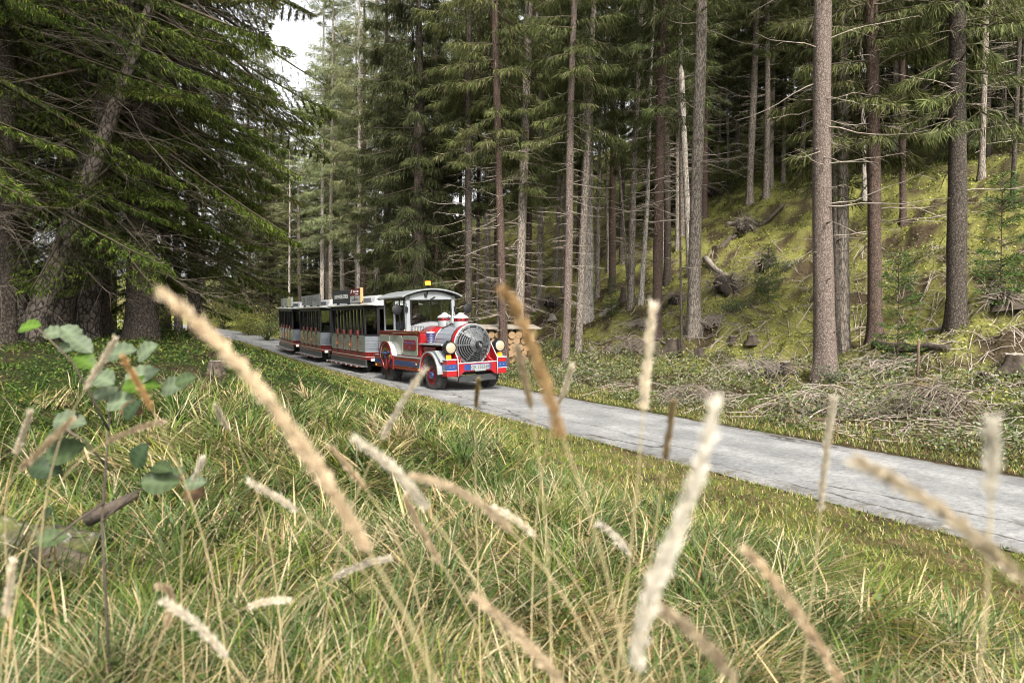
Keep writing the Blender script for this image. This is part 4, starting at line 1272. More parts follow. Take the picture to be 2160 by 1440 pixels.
for word, a_mid, dr in (('DOTTO', 113, 9.5), ('TRAINS', 64, 8.0)):
    for k, ch in enumerate(word):
        a = math.radians(a_mid - (k - (len(word) - 1) / 2) * dr)
        f_ = .79
        p = Vector((cone_x(f_) + .006, NRm * f_ * math.cos(a), BZ + NRm * f_ * math.sin(a)))
        # letters stand on the cone, tops outward
        o = text('nose_letter', ch, .07, p, (0, 0, 0), PRD if False else GREY, nb_, .004)
        up_ = Vector((-.36 / NRm * .485 * 1.0, NRm * math.cos(a), NRm * math.sin(a))).normalized()
        nrm = Vector((NRm, .36 * math.cos(a), .36 * math.sin(a))).normalized()
        right = up_.cross(nrm).normalized(); up_ = nrm.cross(right)
        o.rotation_euler = Matrix((right, up_, nrm)).transposed().to_euler()
# domes, bell
for x_, y_, z_ in ((-.95, 0.02, 0.02), (-.05, .02, 0.0)):
    d = MB(); d.lathe([(.19, 1.56), (.185, 1.70), (.175, 1.715)], (x_, y_, z_), 'z', 32); ds = d.build('steam_dome', PALE, L_)
    d = MB(); d.lathe([(.175, 1.715), (.182, 1.72), (.182, 1.80), (.17, 1.805)], (x_, y_, z_), 'z', 32); d.build('dome_band', RED, ds)
    d = MB(); d.lathe([(.20, 1.795), (.205, 1.81), (.165, 1.85), (.09, 1.885), (.06, 1.92), (.0, 1.945)], (x_, y_, z_), 'z', 32); d.build('dome_cap', WHITE, ds)
    d = MB()
    for k in range(10):
        a = k * math.pi / 5 + .2
        d.lathe([(.022, .178), (.022, .187), (0, .188)], (x_, y_, z_ + 1.76), 'x', 8)
        n_ = len(d.v) - 24
        Mr = Matrix.Translation((x_, y_, 0)) @ Matrix.Rotation(a, 4, 'Z') @ Matrix.Translation((-x_, -y_, 0))
        for q_ in range(n_, len(d.v)): d.v[q_] = Mr @ d.v[q_]
    d.build('dome_holes', BLACK, ds)
d = MB(); d.lathe([(.115, 1.70), (.10, 1.72), (.065, 1.78), (.055, 1.85), (.03, 1.875), (.022, 1.90), (.022, 1.99), (.0, 2.0)], (-.5, .02, .0), 'z', 28)
d.build('bell', STEEL, L_)
d = MB(); d.tube([(-.5, -.15, 1.62), (-.5, -.14, 1.80), (-.5, -.07, 1.86)], .012, 8); d.tube([(-.5, .19, 1.62), (-.5, .18, 1.80), (-.5, .11, 1.86)], .012, 8); d.tube([(-.5, -.3, 1.54), (-.5, 0, 1.655), (-.5, .32, 1.54)], .015, 8)
d.build('bell_bracket', BLACK, L_)
# cab
CX0, CX1, CW = -3.35, -1.75, .73
f = MB()
f.box((CX1 - .02, -CW + .055, 1.93), (.05, .11, .98)); f.box((CX1 - .02, CW - .055, 1.93), (.05, .11, .98))
top = [(-CW + .11, 2.30)] + [(-CW + .11 + k * (2 * CW - .22) / 10, 2.36 + .17 * (1 - ((k - 5) / 5) ** 2)) for k in range(11)] + [(CW - .11, 2.30)]
f.prism([(-CW, 2.30)] + [(-CW + k * 2 * CW / 12, 2.385 + .17 * (1 - ((k - 6) / 6) ** 2)) for k in range(13)] + [(CW, 2.30)], CX1 - .045, CX1 + .005, 'x')
bot = [(-CW + .11 + .62 * 0, 1.44)] + [(CW - .11, 1.44)] + [((CW - .11) - k * (2 * CW - .22) / 14, 1.60 + .12 * math.cos((k - 7) / 7 * 1.45)) for k in range(15)]
f.prism(bot, CX1 - .045, CX1 + .005, 'x')
f.build('cab_front', PALE, L_, .006)
g_ = MB(); g_.box((CX1 - .03, 0, 2.0), (.008, 2 * CW - .2, .72)); g_.build('windscreen', GLASS, L_)
fr_ = MB()
for y_ in (-CW + .12, CW - .12): fr_.box((CX1 + .008, y_, 1.99), (.016, .040, .66))
fr_.tube([(CX1 + .01, -CW + .12, 2.305), (CX1 + .01, CW - .12, 2.305)], .020, 6)
fr_.tube([(CX1 + .01, (-CW + .12) + k * (2 * CW - .24) / 10, 1.615 + .115 * math.cos((k - 5) / 5 * 1.45)) for k in range(11)], .012, 6)
fr_.build('windscreen_seal', BLACK, L_)
w_ = MB(); w_.tube([(CX1 + .03, .12, 2.40), (CX1 + .035, -.02, 2.33), (CX1 + .03, -.06, 2.26)], .014, 6); w_.box((CX1 + .03, -.16, 2.44), (.05, .07, .09)); w_.build('wiper', BLACK, L_)
s_ = MB()
for y_ in (-CW, CW):
    for x_ in (CX0 + .03, -2.62, CX1 - .06): s_.box((x_, y_, 1.9), (.06, .045, 1.0))
    s_.box(((CX0 + CX1) / 2, y_, 2.37), (CX1 - CX0, .045, .09)); s_.box(((CX0 + CX1) / 2, y_, 1.47), (CX1 - CX0, .05, .06))
s_.box((CX0 + .03, 0, 2.38), (.05, 2 * CW, .10)); s_.box((CX0 + .03, 0, 1.47), (.05, 2 * CW, .5)); s_.box((CX0 + .03, .16, 1.95), (.05, .10, .9))
s_.build('cab_side', SILV, L_, .005)
g_ = MB()
for y_ in (-CW, CW): g_.box(((CX0 + -2.62) / 2, y_, 1.92), (.62, .006, .84))
g_.box((CX0 + .03, 0, 1.98), (.006, 2 * CW - .1, .74)); g_.build('cab_window', GLASS, L_)
d = MB(); d.box((-2.2, -CW - .012, 1.92), (.03, .03, .86)); d.box((-1.86, -CW - .012, 1.92), (.05, .04, .86)); d.box((-2.03, -CW - .012, 1.51), (.36, .03, .05)); d.build('cab_door_frame', BLACK, L_)
rf = MB()
prof = [(-.90 + k * 1.8 / 16, 2.435 + .19 * (1 - ((k - 8) / 8) ** 2) - (.02 if k in (0, 16) else 0)) for k in range(17)]
rf.prism(prof + [(p_[0], p_[1] - .035) for p_ in prof[::-1]], CX0 - .16, CX1 + .16, 'x')
rf.build('cab_roof', PALE, L_)
rf = MB()
rf.prism([(p_[0] * .97, p_[1] - .037) for p_ in prof] + [(p_[0] * .97, p_[1] - .055) for p_ in prof[::-1]], CX0 - .14, CX1 + .13, 'x'); rf.build('roof_lining', ANTH, L_)
be = MB(); be.lathe([(.03, 2.60), (.03, 2.70), (.085, 2.70), (.085, 2.715)], (CX1 + .02, -.08, 0), 'z', 24); be.tube([(CX1 + .03, -.12, 2.46), (CX1 + .04, -.10, 2.6), (CX1 + .03, -.08, 2.70)], .018, 8); bo = be.build('beacon_base', BLACK, L_)
be = MB(); be.lathe([(.078, 2.715), (.08, 2.80), (.07, 2.825), (0, 2.83)], (CX1 + .02, -.08, 0), 'z', 24); be.build('beacon', BEACON, bo)
for sgn in (-1, 1):                                          # round mirrors on bent arms
    m = MB(); m.tube([(CX1 + .02, sgn * (CW + .0), 2.08), (CX1 + .05, sgn * (CW + .03), 2.22), (CX1 + .10, sgn * (CW + .22), 2.26), (CX1 + .12, sgn * (CW + .34), 2.2)], .012, 8); ar = m.build('mirror_arm', BLACK, L_)
    m = MB(); m.lathe([(0, -.05), (.10, -.045), (.14, .0), (.13, .012), (0, .012)], (CX1 + .14, sgn * (CW + .34), 2.06), 'x', 28); m.build('mirror', BLACK, ar)
    m = MB(); m.box((CX1 + .02, sgn * (CW - .0), 2.06), (.05, .06, .14)); m.build('mirror_bracket', BLACK, ar)
# cab inside: seat, dashboard, wheel
i_ = MB(); i_.box((-2.9, 0, 1.15), (.45, .5, .5)); i_.box((-3.1, 0, 1.66), (.10, .46, .60)); i_.build('driver_seat', SEATM, L_, .03)
i_ = MB(); i_.box((-1.95, 0, 1.50), (.30, 1.3, .16)); i_.lathe([(.0, 0), (.05, .0), (.16, .02), (.18, .05), (.16, .05), (0, .06)], (-2.02, -.3, 1.60), 'z', 20); i_.build('dashboard', ANTH, L_, .01)
i_ = MB(); i_.box(((CX0 + CX1) / 2, 0, .95), (CX1 - CX0, 1.4, .06)); i_.build('cab_floor', UNDER, L_)
i_ = MB()
tor = []
for k in range(25):
    a = 2 * math.pi * k / 24; tor.append((-2.32 + .08 * math.sin(a), .0 + .2 * math.cos(a), 1.62 + .18 * math.sin(a)))
i_.tube(tor, .014, 6, False); i_.tube([(-2.32, 0, 1.62), (-2.1, 0, 1.52)], .02, 6); i_.build('steering_wheel', BLACK, L_)
# side boxes beside the boiler (tender-like body) : planked red body with pale panels
for sgn in (-1, 1):
    y0, y1 = sgn * .60, sgn * .79
    bx = MB(); bx.box((-2.22, (y0 + y1) / 2, 1.115), (2.86, .19, .67)); body = bx.build('side_body', RED, L_, .012)
    e = MB(); e.box((-2.22, sgn * .70, 1.462), (2.90, .24, .03)); e.build('body_top_edge', ORN, body)
    e = MB(); e.box((-3.0, sgn * .796, 1.12), (1.28, .006, .62)); e.build('weathered_panel', ORN, body)
    def rrect(x0, x1, z0, z1, r_=.07):
        return (arc(x1 - r_, z0 + r_, r_, -math.pi / 2, 0, 5) + arc(x1 - r_, z1 - r_, r_, 0, math.pi / 2, 5) + arc(x0 + r_, z1 - r_, r_, math.pi / 2, math.pi, 5) + arc(x0 + r_, z0 + r_, r_, math.pi, 1.5 * math.pi, 5))
    ys = (sgn * .799, sgn * .812)
    for x0, x1 in ((-3.58, -2.84), (-2.80, -1.92), (-1.88, -.92)):
        p_ = MB(); p_.prism(rrect(x0, x1, .83, 1.36), ys[0], ys[1], 'y'); p_.build('body_panel', GLOSSY, body, .004)
    pq = MB(); pq.prism([(-1.74, .97), (-1.80, 1.02), (-1.80, 1.19), (-1.74, 1.25), (-1.04, 1.25), (-.98, 1.19), (-.98, 1.02), (-1.04, .97)], sgn * .813, sgn * .826, 'y'); pqo = pq.build('name_plate', DRED, body, .004)
    rz_ = 0 if sgn < 0 else math.pi
    text('name_lettering', 'MUSON RIVER', .115, (-1.39, sgn * .827, 1.165), (R(90), 0, rz_), PRV, pqo, .002, sx=.95)
    text('name_lettering', '1831', .10, (-1.39, sgn * .827, 1.045), (R(90), 0, rz_), PRV, pqo, .002)
    sc_ = MB()
    for xx in (-1.72, -1.06): sc_.lathe([(.035, 0), (.03, .008), (0, .012)], (xx, sgn * .826, 1.07), 'y', 10)
    sc_.build('plate_scroll', BRASS, pqo)
    pt = MB(); pt.lathe([(.06, 0), (.06, .006), (0, .008)], (-3.40, sgn * .806 if sgn > 0 else -.816, 1.13), 'y', 20); pt.build('port_hole', BLACK, body)
    kn_ = MB()
    for xx in (-1.75, -1.0, -2.5):
        kn_.lathe([(.0, -.03), (.028, -.01), (.028, .01), (0, .03)], (xx, sgn * .80, 1.50), 'z', 10); kn_.tube([(xx, sgn * .80, 1.40), (xx, sgn * .80, 1.49)], .01, 6)
    kn_.tube([(-2.6, sgn * .815, 1.425), (-.85, sgn * .815, 1.425)], .010, 6)
    kn_.build('hand_rail', BRASS, body)
    # railings in front of the cab
    rl = MB()
    for k in range(9): rl.tube([(-1.72 + k * .1, sgn * .62, 1.475), (-1.72 + k * .1, sgn * .62, 1.60)], .006, 5)
    rl.tube([(-1.72, sgn * .62, 1.60), (-.92, sgn * .62, 1.60)], .008, 5); rl.build('luggage_rail', BLACK, body)
    # running boards: skirt with blue band and bolts
    k_ = MB(); k_.box((-2.05, sgn * .90, .615), (3.35, .05, .33)); skirt = k_.build('side_skirt', ORN, L_, .006)
    k_ = MB(); k_.box((-2.05, sgn * .84, .79), (3.35, .18, .022)); k_.build('running_board', PALE, skirt)
    k_ = MB(); k_.box((-2.05, sgn * .927, .625), (3.34, .006, .115)); k_.build('blue_band', BLUE, skirt)
    k_ = MB()
    for zz in (.70, .53):
        k_.box((-2.05, sgn * .926, zz + (-.012 if zz > .6 else .02)), (3.34, .010, .008))
    for k in range(26):
        for zz in (.735, .50): k_.lathe([(.009, 0), (.007, .006), (0, .008)], (-3.62 + k * .126, sgn * .925, zz), 'y', 6)
    k_.build('bolt_row', STEEL, skirt)
    a_ = MB()
    for xx, zz in ((-.75, .64), (-.62, .50), (-3.62, .50)):
        a_.box((xx, sgn * .932, zz), (.06, .012, .04))
    a_.build('side_marker', AMBER, skirt)
    # rear fender: white topped half drum with red face and a mock valve gear
    fd = MB(); fd.prism(arc(-2.78, .72, .46, math.pi, 0, 20) + arc(-2.78, .72, .41, 0, math.pi, 20), sgn * .70, sgn * .96, 'y'); fdo = fd.build('rear_fender', WHITE, L_, .004)
    fd = MB(); fd.prism(arc(-2.78, .72, .475, math.pi, 0, 20) + arc(-2.78, .72, .43, 0, math.pi, 20), sgn * .955, sgn * .985, 'y'); fd.build('fender_lip', DRED, fdo)
    fd = MB(); fd.prism(arc(-2.78, .72, .43, math.pi, 0, 20), sgn * .93, sgn * .95, 'y'); fd.build('fender_face', DRED, fdo)
    fd = MB(); fd.prism(arc(-2.78, .72, .30, math.pi, 0, 16) + arc(-2.78, .72, .22, 0, math.pi, 16), sgn * .951, sgn * .965, 'y'); fd.build('fender_ring', BRASS, fdo)
    fd = MB(); fd.tube([(-3.12, sgn * .975, .90), (-2.95, sgn * .99, .86), (-2.61, sgn * .99, .86), (-2.44, sgn * .975, .90)], .022, 8); fd.box((-2.78, sgn * .98, .82), (.05, .03, .18)); fd.build('valve_gear', BLUE, fdo)
    fd = MB()
    for ex in (-1, 1): fd.tube([(-2.78 + ex * .36, sgn * .955, .74), (-2.78 + ex * .22, sgn * .965, .60), (-2.78 + ex * .10, sgn * .965, .42)], .026, 8)
    fd.box((-2.78, sgn * .955, .60), (.11, .03, .40)); fd.box((-2.30, sgn * .945, .62), (.09, .03, .40)); fd.build('fender_stay', DRED, fdo)
    # front fender: arched cover over the front wheel
    ff = MB(); ff.prism(arc(.03, .45, .535, math.pi * .98, .0, 20) + arc(.03, .45, .48, 0, math.pi * .98, 20), sgn * .62, sgn * .95, 'y'); ffo = ff.build('front_fender', PALE, L_, .006)
    ff = MB(); ff.prism(arc(.03, .45, .55, math.pi * .98, .0, 20) + arc(.03, .45, .51, 0, math.pi * .98, 20), sgn * .946, sgn * .968, 'y'); ff.build('fender_lip', PALE, ffo)
    ff = MB(); ff.prism(arc(.03, .45, .505, math.pi * .98, .0, 20) + arc(.03, .45, .46, 0, math.pi * .98, 20), sgn * .93, sgn * .955, 'y'); ff.build('fender_trim', RED, ffo)
    ff = MB(); ff.prism([(.0, .99), (.30, 1.02), (.60, .80), (.60, .74), (.3, .94), (0, .94)], sgn * .60, sgn * .90, 'y'); ff.build('fender_slope', PALE, ffo, .006)
    # shelf above the fender and the banded lamp on it
    sh = MB(); sh.box((-.12, sgn * .66, 1.155), (1.32, .36, .035)); sho = sh.build('shelf', PALE, L_, .006)
    sh = MB(); sh.box((-.2, sgn * .56, .98), (1.1, .04, .30)); sh.lathe([(.09, -.35), (.09, .35)], (-.25, sgn * .70, 1.03), 'x', 14); sh.build('shelf_support', DRED, sho)
    for k in range(6):
        la_ = MB(); r_ = .088 + .008 * k
        la_.lathe([(r_ - .01, 1.185 + k * .044), (r_, 1.192 + k * .044), (r_, 1.216 + k * .044), (r_ - .01, 1.223 + k * .044)], (-.42, sgn * .66, 0), 'z', 24); la_.build('tank_band', VIOL, sho)
    la_ = MB(); la_.lathe([(.07, 1.17), (.08, 1.17), (.115, 1.45), (.09, 1.47), (0, 1.475)], (-.42, sgn * .66, 0), 'z', 24); la_.build('air_tank', WHITE, sho)
# rear wall of the body
b = MB(); b.box((-3.62, 0, 1.0), (.05, 1.55, .9)); b.build('rear_wall', ORN, L_, .01)
b = MB(); b.box((-.79, 0, 1.0), (.05, 1.56, .86)); b.build('body_front_wall', RED, L_, .01)
# front frame
ff = MB(); ff.box((.50, 0, .76), (.04, 1.06, .36)); ff.build('front_apron', RED, L_, .005)
ff = MB(); ff.prism([(-.535, .70), (.535, .70), (.535, .38), (.37, .50), (-.37, .50), (-.535, .38)], .78, .82, 'x'); bp_ = ff.build('bumper_beam', RED, L_, .005)
ff = MB(); ff.box((.823, 0, .60), (.008, .74, .15)); ff.build('blue_band', BLUE, bp_)
ff = MB(); ff.box((.80, 0, .712), (.06, 1.07, .02)); ff.build('bumper_lip', WHITE, bp_)
ff = MB(); ff.box((.835, 0.06, .595), (.012, .52, .13)); pl_ = ff.build('number_plate', SIGNG, bp_, .004)
text('plate_lettering', 'GR 156248', .118, (.8425, .06, .595), (R(90), 0, R(90)), PRD, pl_, .001, sx=.92)
ff = MB(); ff.box((.838, .06, .515), (.010, .30, .03)); ff.build('plate_holder', PALE, bp_)
for sgn in (-1, 1):
    ff = MB(); ff.prism([(.40, .80), (.80, .80), (.80, .40), (.40, .40)], sgn * .565, sgn * .83, 'y'); bb = ff.build('bumper_box', RED, L_, .008)
    ff = MB(); ff.box((.61, sgn * .6975, .62), (.392, .277, .14)); ff.build('blue_band', BLUE, bb)
    ff = MB(); ff.box((.605, sgn * .6975, .545), (.40, .283, .018)); ff.box((.60, sgn * .70, .805), (.43, .30, .018)); ff.build('white_trim', WHITE, bb)
    ff = MB()
    for yy in (.65, .75): ff.lathe([(.016, .805), (.012, .822), (0, .824)], (0, sgn * yy, .62), 'x', 8)
    for zz in (.62, .47, .72): ff.lathe([(.012, 0), (.009, .008), (0, .009)], (.50, sgn * (.838 if zz == .62 else .832), zz), 'y', 8)
    ff.build('bolt', STEEL, bb)
    # slanted side plate from the boiler down to the bumper, white edged
    ff = MB(); ff.prism([(.45, 1.14), (.56, 1.14), (.84, .82), (.84, .40), (.45, .40)], sgn * .535, sgn * .56, 'y'); sp = ff.build('side_plate', RED, L_)
    ff = MB(); ff.tube([(.45, sgn * .55, 1.145), (.56, sgn * .55, 1.145), (.845, sgn * .55, .82), (.845, sgn * .55, .39)], .0125, 4); ff.build('plate_edge', WHITE, sp)
    ff = MB(); ff.tube([(.50, sgn * .34, .93), (.80, sgn * .46, .71)], .03, 4); ff.build('strut', RED, L_)
    # headlight
    hl = MB(); hl.lathe([(0, .36), (.07, .38), (.12, .44), (.14, .50), (.142, .66), (.15, .665), (.15, .69), (.13, .69)], (.08, sgn * .69, 1.09), 'x', 32); ho = hl.build('headlight', BLACK, L_)
    hl = MB(); hl.lathe([(.131, .675), (.10, .70), (.05, .712), (0, .715)], (.08, sgn * .69, 1.09), 'x', 32); hl.build('headlight_lens', LAMP, ho)
    hl = MB(); hl.box((.60, sgn * .68, .88), (.10, .11, .16)); hl.box((.62, sgn * .69, 1.24), (.10, .07, .04)); hl.tube([(.64, sgn * .60, 1.22), (.64, sgn * .60, 1.36)], .006, 5); hl.build('headlight_post', BLACK, ho)
    hl = MB(); hl.box((.675, sgn * .715, .865), (.05, .125, .105)); hl.build('turn_signal', AMBER, L_, .012)
    b = MB(); b.box((-3.4, sgn * .7, .35), (.03, .3, .32)); b.build('mud_flap', RUBBER, L_)
ff = MB(); ff.box((.70, .05, .325), (.06, 1.05, .16)); ff.box((.76, .05, .27), (.10, .28, .05)); ff.build('front_coupling', ANTH, L_, .008)
ff = MB(); ff.box((.74, -.45, .42), (.05, .08, .03)); ff.box((.74, .52, .42), (.05, .08, .03)); ff.build('tow_eye', STEEL, L_)

# ---------------------------------------------------------------- people (seated), seen dimly through the glass
def person(label, loc, rotz, cloth, hair, group=None, hold=False):
    root = thing('person', label, 'person', loc, (0, 0, rotz), group)
    def skin(name, joints, edges, mat, parent, sub=2):
        me = bpy.data.meshes.new(name)
        me.from_pydata([j[0] for j in joints], edges, [])
        o = link(name, me, mat, parent)
        o.modifiers.new('sk', 'SKIN'); o.modifiers.new('sb', 'SUBSURF').levels = 1
        o.modifiers['sb'].render_levels = sub
        for i, (p, r_) in enumerate(joints):
            me.skin_vertices[0].data[i].radius = r_ if isinstance(r_, tuple) else (r_, r_)
            me.skin_vertices[0].data[i].use_root = (i == 0)
        return o
    hz = .02
    J = [((0, 0, .10), (.15, .12)), ((0, 0, .30), (.14, .11)), ((.01, 0, .46), (.15, .11)), ((.01, 0, .57), (.07, .06)), ((.03, 0, .64), (.055, .05)),
         ((.05, 0, .74), (.085, .08)), ((.05, 0, .84), (.075, .07)),
         ((.0, .19, .52), .055), ((.08, .25, .30), .045), ((.32, .20, .30 if not hold else .36), .034), ((.40, .18, .31 if not hold else .38), .03),
         ((.0, -.19, .52), .055), ((.08, -.25, .30), .045), ((.32, -.20, .30 if not hold else .36), .034), ((.40, -.18, .31 if not hold else .38), .03),
         ((.42, .10, .08), .075), ((.46, .10, -.34), .05), ((.42, -.10, .08), .075), ((.46, -.10, -.34), .05), ((.145, 0, .735), .014)]
    Ed = [(0, 1), (1, 2), (2, 3), (3, 4), (4, 5), (5, 6), (2, 7), (7, 8), (8, 9), (9, 10), (2, 11), (11, 12), (12, 13), (13, 14), (0, 15), (15, 16), (0, 17), (17, 18), (5, 19)]
    bo = skin('body', J, Ed, SKIN, root)
    Jc = [((0, 0, .08), (.17, .14)), ((0, 0, .30), (.16, .13)), ((.01, 0, .47), (.17, .125)), ((.012, 0, .555), (.085, .075)), ((.0, .19, .52), .072), ((.08, .25, .30), .06), ((.30, .20, .30 if not hold else .355), .05),
          ((.0, -.19, .52), .072), ((.08, -.25, .30), .06), ((.30, -.20, .30 if not hold else .355), .05)]
    skin('jacket', Jc, [(0, 1), (1, 2), (2, 3), (2, 4), (4, 5), (5, 6), (2, 7), (7, 8), (8, 9)], cloth, root)
    skin('trousers', [((0, 0, .07), (.16, .13)), ((.42, .10, .08), .09), ((.46, .10, -.34), .06), ((.42, -.10, .08), .09), ((.46, -.10, -.34), .06)], [(0, 1), (1, 2), (0, 3), (3, 4)], CLOTHD, root)
    h = MB(); h.lathe([(.0, .935), (.06, .925), (.095, .88), (.105, .82), (.10, .76), (.085, .72)], (.03, 0, 0), 'z', 16, .9, 2 * math.pi - .9)
    h.lathe([(.0, .94), (.06, .93), (.092, .89)], (.042, 0, 0), 'z', 16)
    o = h.build('hair', hair, root); o.modifiers.new('s', 'SOLIDIFY').thickness = .015
    return root

Mloc = Matrix.Translation(loco.location) @ loco.rotation_euler.to_matrix().to_4x4()
dp = Mloc @ Vector((-2.88, .0, 1.36))
person('person in brown jacket driving, seated behind the engine windscreen', dp, YAW, CLOTHB, HAIRD, hold=True)

# ---------------------------------------------------------------- coaches
CL, CWD = 4.7, .87
def coach_parts(root, sign):
    # plan: rectangle with chamfered ends
    ch, cy_ = .38, .30
    plan = [(-CL / 2 + ch, -CWD), (CL / 2 - ch, -CWD), (CL / 2, -CWD + cy_), (CL / 2, CWD - cy_), (CL / 2 - ch, CWD), (-CL / 2 + ch, CWD), (-CL / 2, CWD - cy_), (-CL / 2, -CWD + cy_)]
    def grow(k): return [(x_ + (k if x_ > 0 else -k), y_ + (k if y_ > 0 else -k)) for x_, y_ in plan]
    m = MB(); m.prism(grow(-.02), .46, .55, 'z'); m.box((0, 0, .36), (3.6, .7, .2)); m.build('floor_frame', UNDER, root)
    for x_ in (-1.3, 1.3):
        for y_ in (-.62, .62):
            t_ = MB(); t_.lathe([(.10, -.09), (.26, -.10), (.30, -.08), (.30, .08), (.26, .10), (.10, .09), (.10, -.09)], (x_, y_, .30), 'y', 22); ty = t_.build('wheel', RUBBER, root)
    m = MB(); m.box((CL / 2 + .45, 0, .42), (1.0, .08, .08)); m.build('draw_bar', UNDER, root)
    # lower body: red band, dark skirt, panel backing
    m = MB(); m.prism(grow(0), .55, .735, 'z'); m.build('red_band', DRED, root, .006)
    m = MB(); m.prism(grow(.012), .56, .578, 'z'); m.prism(grow(.012), .735, .752, 'z'); m.build('trim_line', WHITE, root)
    m = MB(); m.prism(grow(.008), .48, .56, 'z'); m.build('lower_red_rail', DRED, root)
    m = MB()
    for sgn in (-1, 1): m.box((0, sgn * (CWD + .0), .385), (CL - 2 * ch + .1, .06, .19))
    m.build('dark_skirt', ANTH, root, .008)
    for sgn in (-1, 1):
        m = MB(); m.box((.02, sgn * (CWD + .10), .275), (CL - .5, .22, .025)); so_ = m.build('step_board', STEEL, root)
        m = MB()
        for k in range(14): 
            if k % 2: m.box((-1.95 + k * .30, sgn * (CWD + .213), .262), (.15, .006, .05))
        m.build('red_reflector', RED, so_)
        m = MB()
        for k in range(14):
            if k % 2 == 0: m.box((-1.95 + k * .30, sgn * (CWD + .213), .262), (.15, .006, .05))
        m.build('white_reflector', WHITE, so_)
    # panels with slats: five doors each long side
    x0, x1 = -CL / 2 + ch, CL / 2 - ch
    nd = 5; dw = (x1 - x0) / nd
    m = MB(); m.prism(grow(-.03), .74, 1.255, 'z'); m.build('panel_backing', BLACK, root)
    for sgn in (-1, 1):
        for k in range(nd):
            xa = x0 + k * dw
            d = MB(); d.box((xa + dw / 2, sgn * (CWD - .012), 1.0), (dw - .05, .02, .50)); do = d.build('door', ORN if k < nd - 1 else SILV, root, .004)
            for j in range(6):
                s_ = MB(); s_.box((xa + dw / 2, sgn * (CWD + .004), .795 + j * .083), (dw - .07, .014, .074)); s_.build('slat', GLOSSY, do)
            h = MB(); h.box((xa + .10, sgn * (CWD + .02), 1.215), (.13, .03, .03)); h.build('door_handle', BLACK, do)
            if k > 0:
                p_ = MB(); p_.box((xa, sgn * (CWD + .012), 1.02), (.05, .03, .55)); p_.box((xa, sgn * (CWD + .014), 1.34), (.13, .045, .17)); p_.build('door_post', ORN, do, .006)
            if k in (1, 3):
                a_ = MB(); a_.box((xa - .05, sgn * (CWD + .02), .93), (.05, .03, .05)); a_.build('side_marker', AMBER, do)
            hg = MB(); hg.box((xa + .02, sgn * (CWD + .012), .70), (.05, .03, .11)); hg.build('hinge', BLACK, do)
    # end faces and chamfers get slats too
    for e in (1, -1):
        segs = [((e * CL / 2, -CWD + cy_), (e * CL / 2, CWD - cy_)), ((e * (CL / 2 - ch), -CWD), (e * CL / 2, -CWD + cy_)), ((e * CL / 2, CWD - cy_), (e * (CL / 2 - ch), CWD))]
        for a_, b_2 in segs:
            mid = Vector(((a_[0] + b_2[0]) / 2, (a_[1] + b_2[1]) / 2, 0)); dv = Vector((b_2[0] - a_[0], b_2[1] - a_[1], 0)); ln = dv.length
            an = math.atan2(dv.y, dv.x)
            for j in range(6):
                s_ = MB(); s_.box((mid.x, mid.y, .795 + j * .083), (ln - .02, .03, .074), (0, 0, an)); s_.build('slat', SILV, root)
            g_ = MB(); g_.box((mid.x, mid.y, 1.73), (ln - .09, .006, .82), (0, 0, an)); g_.build('end_window', DGLASS, root)
            MB().box((mid.x, mid.y, 1.275), (ln, .05, .05), (0, 0, an)).build('window_sill', BLACK, root); MB().box((mid.x, mid.y, 2.16), (ln, .05, .10), (0, 0, an)).build('window_header', BLACK, root)
    m = MB()
    for p_ in plan: m.box((p_[0] * .985, p_[1] * .97, 1.72), (.085, .085, .94))
    for sgn in (-1, 1):
        for k in range(1, nd): m.box((x0 + k * dw, sgn * (CWD - .03), 1.72), (.09, .05, .94))
        for k in range(nd): m.box((x0 + (k + .5) * dw, sgn * (CWD - .03), 1.72), (.035, .04, .94))
        m.box((0, sgn * (CWD - .03), 1.275), (x1 - x0, .05, .05)); m.box((0, sgn * (CWD - .03), 2.16), (x1 - x0, .05, .12))
    m.build('window_posts', BLACK, root, .006)
    for sgn in (-1, 1):
        for k in range(nd):
            g_ = MB(); g_.box((x0 + (k + .5) * dw, sgn * (CWD - .045), 1.72), (dw - .09, .006, .84)); g_.build('side_window', DGLASS, root)
    # seats
    for k in range(nd):
        s_ = MB(); s_.box((x0 + (k + .28) * dw, 0, .95), (.34, 1.5, .08)); s_.box((x0 + k * dw + .10, 0, 1.25), (.06, 1.5, .55)); s_.build('bench', SEATM, root, .015)
    # roof
    r0 = [(-1.0 + 2.0 * k / 12, 2.245 + .13 * (1 - ((k - 6) / 6) ** 2)) for k in range(13)]
    m = MB(); m.prism(grow(.10), 2.215, 2.245, 'z'); m.build('roof_edge', WHITE, root, .008)
    m = MB(); m.prism(r0 + [(p_[0], 2.24) for p_ in r0[::-1]][1:-1], -CL / 2 - .05, CL / 2 + .05, 'x'); m.build('roof', WHITE, root)
    m = MB(); m.prism([(-.55, 2.30), (-.50, 2.50), (-.40, 2.56), (.40, 2.56), (.50, 2.50), (.55, 2.30)], -CL / 2 + .45, CL / 2 - .35, 'x'); ro = m.build('roof_lantern', WHITE, root, .03)
    m = MB(); m.box((0, -.545, 2.42), (CL - 1.3, .03, .13)); m.build('lantern_panel', SILV, ro, .02)
    m = MB(); m.prism(grow(-.04), 2.19, 2.213, 'z'); m.build('ceiling', UNDER, root)
    # end lights
    for e in (1,):
        for sgn in (-1, 1):
            m = MB(); m.box((e * (CL / 2 - .14), sgn * (CWD - .17), .49), (.10, .16, .07), (0, 0, -sgn * e * .85)); m.build('end_lamp', SMALL, root, .01)
    m = MB(); m.box((CL / 2 - .12, 0, .40), (.1, 1.3, .2)); m.build('end_beam', UNDER, root)
    # roof sign
    sy = -.80
    m = MB(); m.box((-.15, sy + .035, 2.36), (3.2, .02, .04))
